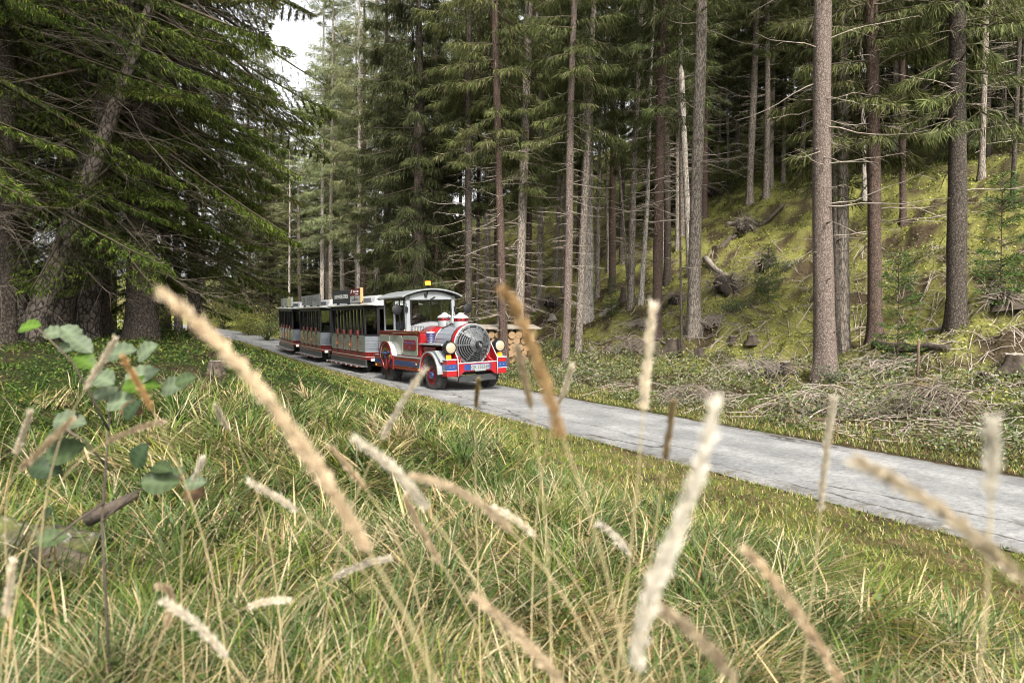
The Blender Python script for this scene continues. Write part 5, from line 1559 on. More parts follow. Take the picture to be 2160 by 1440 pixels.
    for xx in (-1.5, -.2, 1.1): m.box((xx, sy + .06, 2.30), (.10, .08, .14))
    m.build('sign_bracket', BLACK, root)
    rot = (R(90), 0, 0)
    if sign == 1:
        m = MB(); m.box((-.85, sy, 2.57), (2.2, .05, .46)); a_ = m.build('sign_board', NAVY, root, .005)
        text('sign_lettering', 'LANDWASSER-EXPRESS', .20, (-.85, sy - .027, 2.57), rot, PRW, a_, .001, sx=.80)
        m = MB(); m.box((.80, sy, 2.685), (1.10, .05, .23)); a_ = m.build('sign_board', SIGNRED, root, .005)
        text('sign_lettering', 'Rhätische Bahn', .105, (.90, sy - .027, 2.71), rot, PRW, a_, .001, sx=.95)
        text('sign_lettering', 'Ferrovia retica', .06, (1.0, sy - .027, 2.62), rot, PRW, a_, .001)
        for j in range(3):
            l_ = MB(); l_.box((.36 + j * .035, sy - .027, 2.70 + j * .012), (.02, .004, .08 + .02 * j), (0, .5, 0)); l_.build('logo_stroke', PRW, a_)
        m = MB(); m.box((.80, sy, 2.455), (1.10, .05, .225)); a_ = m.build('sign_board', SIGNW, root, .005)
        text('sign_lettering', 'graub  nden', .13, (.80, sy - .027, 2.45), rot, PRD, a_, .001)
        l_ = MB(); l_.tube([(.77, sy - .027, 2.41), (.80, sy - .027, 2.47), (.78, sy - .027, 2.53), (.84, sy - .027, 2.55)], .012, 5); l_.tube([(.83, sy - .027, 2.42), (.81, sy - .027, 2.47), (.85, sy - .027, 2.52)], .010, 5); l_.build('logo_ibex', PRD, a_)
        m = MB(); m.box((1.385, sy + .02, 2.575), (.05, .10, .50)); m.build('sign_side', SIGNREFL, root, .005)
    elif sign == 2:
        for xx, ww in ((-1.25, 1.08), (-.15, 1.10), (.95, 1.10)):
            m = MB(); m.box((xx, sy, 2.55), (ww, .05, .42)); a_ = m.build('sign_board', SIGNG, root, .005)
            if xx < -1:
                l_ = MB(); l_.tube([(xx - .2, sy - .027, 2.60), (xx, sy - .027, 2.69), (xx + .2, sy - .027, 2.60)], .012, 4); l_.tube([(xx - .22, sy - .027, 2.52), (xx + .25, sy - .027, 2.52)], .008, 4); l_.tube([(xx - .16, sy - .027, 2.55), (xx + .16, sy - .027, 2.55)], .010, 4); l_.tube([(xx - .15, sy - .027, 2.44), (xx + .12, sy - .027, 2.44)], .016, 4); l_.build('logo_house', PRD, a_)
            elif xx < 0:
                l_ = MB()
                for (p, q_) in (((-.42, 2.40), (.42, 2.40)), ((.42, 2.40), (.42, 2.70)), ((-.42, 2.70), (-.42, 2.40)), ((-.42, 2.70), (.42, 2.70))): l_.tube([(xx + p[0], sy - .027, p[1]), (xx + q_[0], sy - .027, q_[1])], .007, 4)
                l_.tube([(xx - .12, sy - .027, 2.63), (xx, sy - .027, 2.67), (xx + .12, sy - .027, 2.63)], .01, 4); l_.tube([(xx - .22, sy - .027, 2.47), (xx + .22, sy - .027, 2.47)], .010, 4); l_.build('logo_frame', PRD, a_)
                text('sign_lettering', 'valbella', .13, (xx, sy - .027, 2.56), rot, PRD, a_, .001)
            else:
                l_ = MB(); l_.tube([(xx - .42, sy - .027, 2.72), (xx - .36, sy - .027, 2.66), (xx - .42, sy - .027, 2.56)], .016, 4); l_.build('logo_stroke', PRD, a_)
                text('sign_lettering', 'Bergün', .17, (xx, sy - .027, 2.57), rot, PRD, a_, .001)
                text('sign_lettering', 'Filisur', .07, (xx + .3, sy - .027, 2.44), rot, PRD, a_, .001)
        m = MB(); m.box((1.53, sy + .02, 2.56), (.05, .10, .46)); m.build('sign_side', GREY, root, .005)
    else:
        for xx, ww, mt in ((-1.35, .55, GREY), (-.45, 1.2, SIGNG), (.75, 1.15, GLOSSY)):
            m = MB(); m.box((xx, sy, 2.54), (ww, .05, .40)); a_ = m.build('sign_board', mt, root, .005)
            if mt is SIGNG:
                l_ = MB(); l_.box((xx + .25, sy - .027, 2.44), (.4, .004, .06)); l_.build('logo_bar', PRD, a_)
        m = MB(); m.box((1.36, sy + .02, 2.56), (.05, .10, .46)); m.build('sign_side', PALE, root, .005)

HC = [((-4.93, 24.1), R(30), 1, 'front coach carrying the black LANDWASSER-EXPRESS roof sign'),
      ((-7.76, 29.28), R(28.5), 2, 'middle coach with the grey three-logo sign on its roof'),
      ((-10.5, 34.5), R(27.5), 3, 'rear coach with a plain weathered grey roof sign')]
coaches = []
for (cx, cyy), yw, sg, lb in HC:
    s_, t_v = st(np.array([cx]), np.array([cyy]))
    zz = float(zroad(s_, t_v)[0])
    dz = float(zroad(s_, t_v + 1.5)[0]) - float(zroad(s_, t_v - 1.5)[0])
    rt = thing('passenger_coach', lb, 'coach', (cx, cyy, zz), (R(1.1), math.atan2(dz, 3.0), -(math.pi / 2 - yw)), 'coaches of the road train')
    coach_parts(rt, sg); coaches.append(rt)
m = MB(); m.box((2.335, .28, 1.40), (.01, .22, .32)); m.build('paper_notice', WHITE, coaches[0])
pg = 'passengers in the coaches'
PL = [(0, 1.62, -.45, CLOTHD, 'person in dark jacket at the front window of the front coach'),
      (0, 1.66, .40, CLOTHB, 'person in brown jacket on the far front seat of the front coach'),
      (0, -.05, -.35, CLOTHD, 'person in dark jacket in the middle row of the front coach'),
      (1, 1.62, -.40, CLOTHP, 'person in pale jumper in the front row of the middle coach'),
      (1, .05, .3, CLOTHD, 'person in dark jacket in the middle row of the middle coach'),
      (2, 1.62, .1, CLOTHD, 'person in dark jacket in the front row of the rear coach')]
for ci, x_, y_, cl_, lb in PL:
    Mc = Matrix.Translation(coaches[ci].location) @ coaches[ci].rotation_euler.to_matrix().to_4x4()
    person(lb, Mc @ Vector((x_, y_, .93)), coaches[ci].rotation_euler.z, cl_, HAIRD, pg)

# lettering to plain meshes
bpy.context.view_layer.update()
dg = bpy.context.evaluated_depsgraph_get()
for o in [o for o in bpy.data.objects if o.type == 'FONT']:
    me = bpy.data.meshes.new_from_object(o.evaluated_get(dg))
    nm, pa, mb = o.name.split('.')[0], o.parent, o.matrix_basis.copy()
    bpy.data.objects.remove(o)
    k = link(nm, me, None, pa); k.matrix_basis = mb

# ================================================================== THINGS ON THE GROUND
m_leaf2 = leafmat('shrub_leaves', trans=.35, rough=.45, hue=0)
m_wood = pmat('weathered_dead_wood', (.34, .30, .255), (.17, .14, .11), 9, .9, bump=.5, bscale=25, dirt=(.08, .10, .02), dirtamt=.35)
m_rot = pmat('rotten_dark_wood', (.085, .062, .046), (.03, .022, .018), 7, .95, bump=.9, bscale=18, dirt=(.09, .10, .02), dirtamt=.5)
m_mossy = pmat('mossy_log', (.095, .10, .02), (.028, .022, .016), 9, .95, bump=1.0, bscale=34, dirt=(.30, .28, .25), dirtamt=.7)
m_cut = pmat('cut_log_end', (.27, .17, .085), (.15, .09, .045), 14, .8, bump=.2)
m_bark2 = pmat('log_bark', (.14, .09, .06), (.06, .042, .03), 12, .95, bump=.8, bscale=30)
m_head = leafmat('grass_head', trans=.35, rough=.7, spec=.15, hue=0)
m_stalk = pmat('straw_stalk', (.46, .38, .22), (.34, .27, .14), 20, .7)

# ---------------------------------------------------------------- firewood stack behind the engine nose
wb = at_depth(1066, 700, 24.0); wb.z = gz(wb.x, wb.y)
ws = thing('firewood_stack', 'stack of cut round logs under a thin board roof behind the engine nose', 'firewood', wb, (0, 0, R(12)))
lr = np.random.default_rng(3); lm = {}
row = 0; zz = .13
while zz < 1.12:
    xx = -1.3 + (.1 if row % 2 else 0)
    while xx < .75:
        r_ = .10 + .045 * lr.random()
        key = int(r_ * 100)
        if key not in lm:
            mb = MB(); mb.lathe([(0, -.5), (r_ * .99, -.5), (r_, -.48), (r_, .48), (0, .5)], (0, 0, 0), 'y', 14, smooth=False)
            me_ = bpy.data.meshes.new('log'); me_.from_pydata([tuple(v) for v in mb.v], [], mb.f); me_.materials.append(m_cut); me_.materials.append(m_bark2)
            for p_ in me_.polygons: p_.material_index = 0 if abs(p_.normal.y) > .7 else 1
            lm[key] = me_
        o = link('log', lm[key], None, ws); o.location = (xx, lr.normal(0, .04), zz + lr.normal(0, .012)); o.rotation_euler = (0, lr.uniform(0, 6), 0)
        xx += r_ * 1.0 + .125
    zz += .215; row += 1
for xx in (-1.45, .88):
    MB().box((xx, 0, .6), (.07, .9, 1.25)).build('post', m_wood, ws, .005)
MB().box((-.3, 0, 1.28), (2.9, 1.25, .035), (R(6), 0, 0)).build('board_roof', m_wood, ws, .004)

# ---------------------------------------------------------------- logs, stumps, root plates
def logthing(name, label, a, b, r, mat, cat_, group=None, branches=0, seed=0):
    """fallen trunk between two ground points (photo pixels), slightly sunk in"""
    g = np.random.default_rng(seed + 50)
    A_ = ground_at(*a); B_ = ground_at(*b)
    root = thing(name, label, cat_, A_, (0, 0, 0), group)
    n = 9; pts = []
    for k in range(n):
        f = k / (n - 1); p = A_.lerp(B_, f)
        zg = gz(p.x, p.y)
        p.z = max(p.z, zg) * .6 + zg * .4 + r * .75
        pts.append(p - A_ + Vector((g.normal(0, r * .15), g.normal(0, r * .15), g.normal(0, r * .1))))
    m = MB(); m.tube(pts, [r * (1.1 - .45 * k / (n - 1)) * g.uniform(.9, 1.1) for k in range(n)], 10); m.build('trunk', mat, root)
    for k in range(branches):
        i_ = int(g.integers(1, n - 1)); d_ = Vector((g.normal(0, 1), g.normal(0, 1), abs(g.normal(.6, .4)))).normalized(); l_ = g.uniform(.25, .8)
        q_ = [pts[i_], pts[i_] + d_ * l_ * .5, pts[i_] + d_ * l_ + Vector((0, 0, -.1 * l_))]
        MB().tube(q_, [r * .25, r * .16, r * .06], 5).build('branch_stub', mat, root)
    return root

GLG = 'fallen trunks and limbs on the slope'
logthing('fallen_log', 'short dark log lying along the road verge among twigs', (1650, 893), (1790, 897), .055, m_bark2, 'log', GLG, 2, 1)
logthing('fallen_log', 'dark fallen log behind the lichen flecked trunk foot', (1845, 735), (2000, 742), .10, m_rot, 'log', GLG, 4, 2)
logthing('fallen_log', 'pale bare limb leaning up against the lichen flecked trunk', (1945, 705), (2010, 676), .045, m_wood, 'log', GLG, 0, 3)
logthing('fallen_log', 'pale fallen limb lying between the dark reddish trunk and the stake', (1865, 782), (1940, 752), .05, m_wood, 'log', GLG, 2, 4)
logthing('fallen_log', 'long thin log running up the moss to the right of the root plates', (1600, 480), (1655, 435), .10, m_rot, 'log', GLG, 1, 5)
logthing('fallen_log', 'grey broken log end pointing down left below the upper root plate', (1535, 478), (1565, 468), .12, m_wood, 'log', GLG, 0, 6)
logthing('fallen_log', 'weathered log pointing up left out of the lower root tangle', (1488, 553), (1530, 585), .12, m_wood, 'log', GLG, 1, 7)
logthing('fallen_log', 'mossy dark log edge above the middle root plate', (1508, 530), (1555, 500), .14, m_rot, 'log', GLG, 2, 8)
logthing('fallen_log', 'broken grey log with an upturned end between the scarred and the twin trunks', (1268, 668), (1300, 645), .09, m_wood, 'log', GLG, 2, 9)
logthing('fallen_log', 'pale log behind the woodpile trunk pair, lying low in the herbs', (1118, 712), (1152, 730), .06, m_wood, 'log', GLG, 0, 10)
logthing('fallen_log', 'thin bare pole lying down the slope below the brushwood heap', (1390, 720), (1470, 752), .03, m_wood, 'log', GLG, 2, 11)
logthing('fallen_log', 'short pale log piece on the ground right of the peeled trunk', (1788, 800), (1812, 796), .07, m_wood, 'log', GLG, 0, 12)
logthing('fallen_log', 'bleached stick log in front of the mossy stump by the right edge', (2065, 788), (2115, 792), .03, m_wood, 'log', GLG, 0, 13)
logthing('fallen_log', 'dark log lying on the moss in the upper middle of the slope', (1320, 535), (1352, 522), .10, m_rot, 'log', GLG, 0, 14)

def stump(label, px, py, r, h, mat=m_rot, seed=0, group='tree stumps'):
    g = np.random.default_rng(seed + 90)
    b = ground_at(px, py)
    k_ = b.y / 16.0 if b.y < 12 else 1.0
    r *= k_; h *= k_
    root = thing('tree_stump', label, 'tree stump', b, (g.normal(0, .08), g.normal(0, .08), 0), group)
    n = 16; V = []; th = np.arange(n) * 2 * math.pi / n
    lob = 1 + .16 * np.cos(5 * th + g.uniform(0, 6)) + g.normal(0, .04, n)
    zs = [-.1, .0, h * .25, h * .6, h]
    fl = [1.75, 1.5, 1.15, 1.02, .97]
    for z_, f_ in zip(zs, fl):
        for k in range(n):
            V.append((r * f_ * (1 + (lob[k] - 1) * (f_)) * math.cos(th[k]), r * f_ * (1 + (lob[k] - 1) * f_) * math.sin(th[k]), z_ + (g.normal(0, .03) * h if z_ == h else 0)))
    Fq = [(i * n + k, i * n + (k + 1) % n, (i + 1) * n + (k + 1) % n, (i + 1) * n + k) for i in range(4) for k in range(n)]
    m = MB(); m.add(V, Fq, True); m.build('bark', mat, root)
    m = MB(); m.add(V[-n:] + [(0, 0, h * .97)], [(k, (k + 1) % n, n) for k in range(n)], False); m.build('cut_face', m_wood, root)
    return root
stump('old cut stump in the grass on the left bank near the road', 455, 790, .16, .32, m_rot, 1)
stump('dark stump with pale cut face by the verge left of the thick reddish trunk', 1476, 757, .13, .28, m_rot, 2)
stump('dark stump with a pale cut top by the right picture edge', 2142, 775, .17, .26, m_rot, 3)
stump('small dark stump on the bright moss, left of two', 1545, 722, .12, .18, m_rot, 4)
stump('small dark stump on the bright moss, right of two', 1586, 724, .13, .20, m_rot, 5)
stump('broken upright snag stub beside the twin trunk', 1313, 636, .10, .55, m_rot, 6)
stump('mossy dark stump at the foot of the thin dark pole', 1418, 745, .20, .42, m_rot, 7)
stump('low dark stump on the slope above the lichen flecked trunk', 2120, 650, .22, .2, m_rot, 8)
stump('little grey stump in the moss left of the leaning smooth trunk', 1166, 672, .12, .22, m_wood, 9)
stump('tiny stump where the left bank meets the far road bend', 448, 702, .18, .4, m_rot, 10)
stump('low stump in the twigs just behind the log on the verge', 1660, 782, .12, .2, m_rot, 11)

m_soil = pmat('root_soil', (.045, .034, .026), (.014, .011, .009), 5, 1.0, bump=1.0, bscale=9)
def rootplate(label, px, py, rw, rh, seed):
    g = np.random.default_rng(seed + 200)
    b = ground_at(px, py)
    root = thing('root_plate', label, 'uprooted stump', b, (0, 0, g.uniform(-.4, .4)), 'uprooted root plates on the slope')
    n, m_ = 18, 8; V = []
    for i in range(m_ + 1):
        ph = math.pi * i / m_
        for k in range(n):
            t = 2 * math.pi * k / n
            q_ = .72 + 1.1 * (float(vnoise(math.cos(t) * 2 + i * .55 + seed, math.sin(t) * 2 + i * .4, seed)) - .45)
            V.append((.72 * rw * math.sin(ph) * math.cos(t) * q_, rw * .36 * math.sin(ph) * math.sin(t) * q_, rh * .32 - rh * .5 * math.cos(ph) * q_))
    Fq = [(i * n + k, i * n + (k + 1) % n, (i + 1) * n + (k + 1) % n, (i + 1) * n + k) for i in range(m_) for k in range(n)]
    MB().add(V, Fq, True).build('soil_core', m_soil, root)
    cv = []; rd = []
    for k in range(120):
        a = g.uniform(0, 6.28); el = g.uniform(-.2, 1.3); o = Vector((math.cos(a) * math.cos(el), math.sin(a) * math.cos(el) * .6, math.sin(el)))
        l_ = g.uniform(.35, 1.0); p0_ = Vector((o.x * rw * .7, o.y * rw * .7, rh * .4 + o.z * rh * .5))
        u = np.linspace(0, 1, 7); side_ = g.normal(0, .35, 3)
        cv.append(np.array(p0_)[None] + np.array(o)[None] * (u * l_ * rw * .9)[:, None] + side_[None] * (u ** 2 * rw * .8)[:, None] - np.array((0, 0, 1))[None] * (u ** 2 * .3 * l_)[:, None])
        rd.append((.020 * g.uniform(.3, 1.3)) * (1 - .85 * u))
    V, Q = tubes_np(cv, rd, 4)
    r_ = link('roots', npmesh('roots', V, None, None, True, Q), m_deaddark, root); tag(r_, kind='stuff')
    return root
rootplate('dark round root plate with bare roots above the pale green bush', 1612, 575, .62, .75, 1)
rootplate('tangled root plate with a grey log stub, left of the pale green bush', 1528, 622, .7, .8, 2)
rootplate('dark root plate with green sprigs high in the middle of the slope', 1572, 492, .6, .75, 3)
rootplate('low dark root plate close to the light grey trunk', 1425, 640, .5, .4, 4)
rootplate('dark hollow root plate high up behind the light grey trunk', 1500, 415, .7, .6, 5)
rootplate('low dark root mound on the right of the mossy slope', 2120, 648, .5, .35, 6)
rootplate('dark root mound behind the knotty brown grey trunk', 1160, 648, .6, .6, 7)

# brushwood heaps
def brush(label, px, py, rx, h, n, seed, mat=m_dead):
    g = np.random.default_rng(seed + 300); b = ground_at(px, py)
    root = thing('brush_heap', label, 'brushwood', b, (0, 0, 0), 'heaps of cut brushwood')
    cv = []; rd = []
    for k in range(n):
        a = g.uniform(0, 6.28); l_ = g.uniform(.3, 1.3) * rx
        c_ = np.array((g.normal(0, rx * .35), g.normal(0, rx * .28), 0)); e_ = math.exp(-(c_[0] ** 2 + c_[1] ** 2) / (rx * .6) ** 2)
        c_[2] = h * e_ * g.random() + .03
        u = np.linspace(-.5, .5, 7); dv = np.array((math.cos(a), math.sin(a) * .8, g.normal(0, .18))); sv = g.normal(0, .4, 3)
        p = c_ + dv * (u * l_)[:, None] + sv * ((u + .5) ** 2 * l_ * .5)[:, None]
        p[:, 2] += .12 * l_ - .9 * l_ * (u ** 2)
        p[:, 2] = np.maximum(p[:, 2], height(p[:, 0] + b.x, p[:, 1] + b.y) - b.z + .005)
        cv.append(p); rd.append(g.uniform(.004, .013) * (1 - .6 * (u + .5)))
    V, Q = tubes_np(cv, rd, 4)
    o = link('twigs', npmesh('twigs', V, None, None, True, Q), mat, root); tag(o, kind='stuff')
brush('heap of bent brown brushwood in front of the brownish trunk', 1338, 748, 1.1, .5, 170, 1, m_deaddark)
brush('flat grey brushwood heap around the foot of the light grey trunk', 1500, 690, .8, .28, 100, 2)
brush('large tangle of pale twigs beside the verge below the thick reddish trunk', 1740, 878, 1.1, .45, 110, 3)
brush('spread of grey twigs left of the thick reddish trunk foot', 1610, 790, 1.4, .22, 110, 4)
brush('brown fern and twig tangle by the verge on the right', 1960, 870, 1.0, .45, 120, 5, m_deaddark)
brush('grey twig litter between the peeled trunk and the stake', 1880, 790, 1.3, .22, 150, 6)
brush('brown brush heap by the verge right of the herbs', 1470, 850, .9, .28, 150, 7, m_deaddark)
brush('grey heap of limbs above the mossy stump with the pole', 1360, 690, .8, .22, 110, 8)

# litter of single sticks over slope and verge
g = np.random.default_rng(404)
cv = []; rd = []
while len(cv) < 1300:
    px = g.uniform(1080, 2200); py = g.uniform(520, 940)
    p = ground_at(px, py)
    s_, t_v = st(np.array([p.x]), np.array([p.y])); rr_ = -s_[0] - W
    if rr_ < .5 or p.y > 45: continue
    a = g.uniform(0, 3.14); l_ = g.uniform(.15, 1.1) * (.7 + p.y / 40); u = np.linspace(-.5, .5, 5)
    q_ = np.array((p.x, p.y, 0)) + np.array((math.cos(a), math.sin(a), 0)) * (u * l_)[:, None] + g.normal(0, .12, 3) * (u ** 2 * l_)[:, None]
    q_[:, 2] = height(q_[:, 0], q_[:, 1]) + .02 + .12 * l_ * g.random() * (u + .5)
    cv.append(q_); rd.append(g.uniform(.005, .016) * (p.y / 16) ** .4 * (1 - .5 * (u + .5)))
V, Q = tubes_np(cv, rd, 4)
tag(link('stick_litter', npmesh('stick_litter', V, None, None, True, Q), m_dead), 'pale dead sticks strewn over the mossy slope', 'sticks', kind='stuff')
# upright stake
b = ground_at(1934, 805)
sk = thing('wooden_stake', 'thin upright brown stake in the twig litter between the two dark trunks', 'stake', b, (0, R(2), 0))
MB().tube([(0, 0, -.1), (0.01, 0, .4), (0, 0, .80)], [.028, .026, .022], 8).build('pole', m_bark2, sk); MB().lathe([(.022, .80), (.0, .83)], (0, 0, 0), 'z', 8).build('tip', m_wood, sk)

# ---------------------------------------------------------------- shrubs
def shrub(name, label, px, py, rx, h, cols, n, seed, size=.05, group=None, d=None):
    g = np.random.default_rng(seed + 500)
    if d: b = at_depth(px, py, d); b.z = gz(b.x, b.y)
    else: b = ground_at(px, py)
    root = thing(name, label, 'shrub', b, (0, 0, 0), group)
    cv = []; rd = []; P = []
    for k in range(max(10, int(n / 90))):
        a = g.uniform(0, 6.28); l_ = h * g.uniform(.6, 1.1); o = np.array((math.cos(a), math.sin(a), 0)) * rx * g.uniform(.2, 1.0)
        u = np.linspace(0, 1, 7); p = o * (u ** 1.2)[:, None]; p[:, 2] = l_ * (u - .25 * u ** 2) ; p[:, :2] += np.cumsum(g.normal(0, .02 * rx, (7, 2)), 0)
        cv.append(p); rd.append(.012 * h ** .5 * (1 - .85 * u))
        m_ = int(n / max(10, int(n / 90)))
        f = g.random(m_) ** .6; idx = np.minimum((f * 6).astype(int), 5); q_ = p[idx] + (p[idx + 1] - p[idx]) * (f * 6 - idx)[:, None]
        P.append(q_ + g.normal(0, 1, (m_, 3)) * np.array((.22 * rx, .22 * rx, .10 * h)) * (.3 + f)[:, None])
    P = np.concatenate(P); P[:, 2] = np.maximum(P[:, 2], .03)
    C = np.array(cols)[g.integers(0, len(cols), len(P))] * g.uniform(.7, 1.3, len(P))[:, None]
    V, T, Cc = leaflets(P, size * g.uniform(.6, 1.4, len(P)), C, .5, .6)
    o = link('foliage', npmesh('foliage', V, T, Cc), m_leaf2, root); tag(o, kind='stuff')
    V, Q = tubes_np(cv, rd, 4); o = link('stems', npmesh('stems', V, None, None, True, Q), m_limb, root); tag(o, kind='stuff')
PG = [(.095, .125, .07), (.125, .155, .085), (.07, .10, .05)]; YG = [(.19, .20, .04), (.15, .175, .04), (.22, .195, .05), (.105, .13, .03)]; DG = [(.06, .10, .035), (.09, .13, .045), (.05, .08, .03)]; OG = [(.28, .16, .05), (.22, .14, .05), (.2, .18, .06)]
GS = 'shrubs on the slope'
shrub('shrub', 'pale green bush in front of the dark round root plate', 1612, 620, 1.0, .9, PG, 1500, 1, .06, GS)
shrub('shrub', 'pale green low bush right of the dark round root plate', 1655, 575, .8, .6, PG, 700, 2, .06, GS)
shrub('shrub', 'green low bush right of the light grey trunk foot', 1540, 662, .8, .55, DG + PG, 900, 3, .055, GS)
shrub('shrub', 'dark green sprigs on the root plate high on the slope', 1592, 480, .9, .7, DG, 700, 4, .07, GS)
shrub('shrub', 'rounded pale bush left of the knotty brown grey trunk', 1172, 735, .7, .45, PG + DG, 800, 5, .045, GS)
shrub('shrub', 'yellow autumn shrub high behind the light grey trunk', 1520, 392, 1.4, 1.2, YG, 900, 6, .09, GS)
shrub('shrub', 'yellowish shrub on the slope right of the lichen flecked trunk', 2105, 590, 1.0, .9, YG + DG, 900, 7, .06, GS)
shrub('shrub', 'green bush near the right picture edge above the stump', 2150, 600, 1.2, .8, DG + YG, 900, 8, .07, GS)
shrub('shrub', 'tall leafy herb clump at the foot of the peeled trunk', 1752, 812, .3, .45, PG, 300, 9, .05, GS)
shrub('shrub', 'orange brown fern clump by the right verge', 1945, 835, .45, .4, OG, 500, 10, .045, GS)
shrub('shrub', 'yellow green bush between the dark reddish and lichen flecked trunks', 1925, 560, 1.2, .8, YG + DG, 900, 11, .06, GS)
GB = 'bright bushes at the far bend of the road'
shrub('shrub', 'tall yellow bush at the far bend, left of the others', 468, 692, 1.6, 3.0, YG, 2600, 12, .12, GB, 52)
shrub('shrub', 'round yellow green bush at the far bend beside the rear coach', 525, 700, 2.0, 2.3, YG, 2800, 13, .11, GB, 47)
shrub('shrub', 'green bush close to the rear coach back corner', 562, 700, 1.4, 1.9, YG + PG, 2200, 14, .10, GB, 43)
shrub('shrub', 'small yellow bush left of the far road end', 440, 695, 1.0, 1.5, YG, 1200, 15, .11, GB, 55)
shrub('shrub', 'yellow green bush in the bright gap above the cab roof', 905, 640, 2.2, 3.0, YG, 1800, 16, .13, GS, 40)
shrub('shrub', 'bright green bush in the meadow gap between the left trunks', 285, 712, 1.6, 1.2, YG, 1200, 17, .10, GB, 27)
shrub('shrub', 'green bush behind the brown flared trunk on the left bank', 350, 712, 1.4, 1.4, DG + YG, 1200, 18, .09, GB, 22)

# ---------------------------------------------------------------- mossy dead log in the left foreground
lp = at_depth(62, 1040, 2.9)
lg = thing('mossy_log', 'rotten mossy log with pale bark in the lower left grass', 'log', (lp.x, lp.y, gz(lp.x, lp.y)), (0, 0, R(14)))
g = np.random.default_rng(8)
pts = [Vector((-.55 + .09 * k, .02 * math.sin(k), .10 + .010 * k * (k < 6) - .02 * max(0, k - 7))) for k in range(10)]
m = MB(); m.tube(pts, [(.115 - .004 * k) * g.uniform(.82, 1.18) for k in range(10)], 14); o = m.build('trunk', m_mossy, lg)
m = MB(); m.tube([(.22, 0, .2), (.32, -.02, .25), (.42, 0, .30)], [.035, .026, .018], 7); m.build('branch_stub', m_rot, lg)
m = MB(); m.tube([(.05, -.06, .05), (.22, -.12, .02), (.38, -.12, -.03)], [.08, .07, .05], 9); m.build('root', m_rot, lg)

# ---------------------------------------------------------------- alder sapling with big leaves on the left
al = at_depth(232, 1180, 2.0); al.z = gz(al.x, al.y)
ald = thing('alder_sapling', 'thin alder sapling with large ribbed grey green leaves in the left foreground', 'sapling', al)
def rel(px, py, d): return at_depth(px, py, d) - al
main = [Vector((0, 0, -.05)), rel(190, 1370, 2.0) * 0 + (rel(215, 1100, 2.0)), rel(225, 960, 2.02), rel(232, 860, 2.05), rel(262, 800, 2.08), rel(320, 760, 2.1)]
m = MB(); m.tube(main, [.0045, .004, .0037, .0034, .003, .002], 7); m.build('stem', m_rot, ald)
for k, pts in enumerate(([(228, 905, 2.03), (190, 830, 1.98), (150, 760, 1.95), (80, 692, 1.92)], [(232, 870, 2.05), (270, 830, 2.08), (330, 800, 2.12), (400, 805, 2.15)], [(222, 980, 2.02), (180, 930, 1.98), (130, 900, 1.95)],
                         [(215, 1100, 2.0), (280, 1040, 2.03), (360, 1000, 2.06), (420, 1020, 2.05)], [(218, 1060, 2.0), (160, 1100, 1.95), (110, 1140, 1.9)])):
    m = MB(); m.tube([rel(*p) for p in pts], [.004, .0035, .003, .002][:len(pts)], 6); m.build('twig', m_rot, ald)
def leaf_mesh(seed, ln=1.0):
    """an oval leaf with a folded midrib and corrugated side veins, unit length along x"""
    g = np.random.default_rng(seed); n = 9; V = []; Qd = []
    for i in range(n + 1):
        f = i / n; wv = .40 * math.sin(math.pi * f ** .85) ** .8 + .004
        for j in (-1, -.5, 0, .5, 1):
            z = .10 * abs(j) * wv * 2 + (.026 if i % 2 else -.026) * abs(j) - .14 * (f - .4) ** 2 + .03 * math.sin(5 * f + j + seed)
            V.append((f, j * wv * (1 + (.05 if i % 2 else -.05) * (abs(j) == 1)), z))
    for i in range(n):
        for j in range(4): Qd.append((i * 5 + j, i * 5 + j + 1, i * 5 + 6 + j, i * 5 + 5 + j))
    return V, Qd
LC = {'p': np.array((.115, .145, .088)), 'g': np.array((.06, .085, .038)), 'd': np.array((.034, .055, .026)), 'b': np.array((.07, .125, .018)), 'y': np.array((.20, .17, .04)), 'n': np.array((.12, .075, .04))}
LM = {}
for k_, c_ in LC.items():
    for q_ in range(3):
        V, Qd = leaf_mesh(q_ * 5 + 1)
        C = np.tile(c_, (len(V), 1)) * (np.array([1.35 if abs((i % 5) - 2) == 0 else (1.1 if (i // 5) % 2 else .75) for i in range(len(V))])[:, None])
        me_ = npmesh('leaf', V, None, C, False, Qd); me_.materials.append(m_leaf2); LM[(k_, q_)] = me_
g = np.random.default_rng(99)
LL = [(70, 688, 62, 'b', 12), (118, 702, 62, 'p', 10), (150, 712, 66, 'p', -50), (175, 730, 62, 'p', -35), (140, 735, 40, 'p', -12), (185, 765, 66, 'b', -30), (235, 800, 76, 'p', -12), (262, 742, 78, 'p', 15), (318, 738, 70, 'p', 30),
      (300, 790, 84, 'p', 25), (300, 815, 90, 'b', 4), (228, 830, 70, 'p', 8), (262, 845, 78, 'p', 14), (280, 860, 60, 'd', 60), (372, 815, 70, 'p', 8), (395, 800, 56, 'g', 24), (150, 890, 80, 'p', -4), (128, 915, 70, 'g', 16),
      (140, 950, 96, 'g', 22), (100, 990, 80, 'd', -10), (300, 955, 72, 'd', 60), (352, 985, 60, 'g', -5), (372, 1000, 62, 'g', 40), (340, 1020, 90, 'g', -6), (415, 1018, 60, 'p', 12), (110, 1138, 70, 'g', 8), (112, 1080, 60, 'd', 40),
      (420, 1035, 66, 'n', -8), (285, 865, 60, 'n', -12), (170, 860, 48, 'd', 70)]
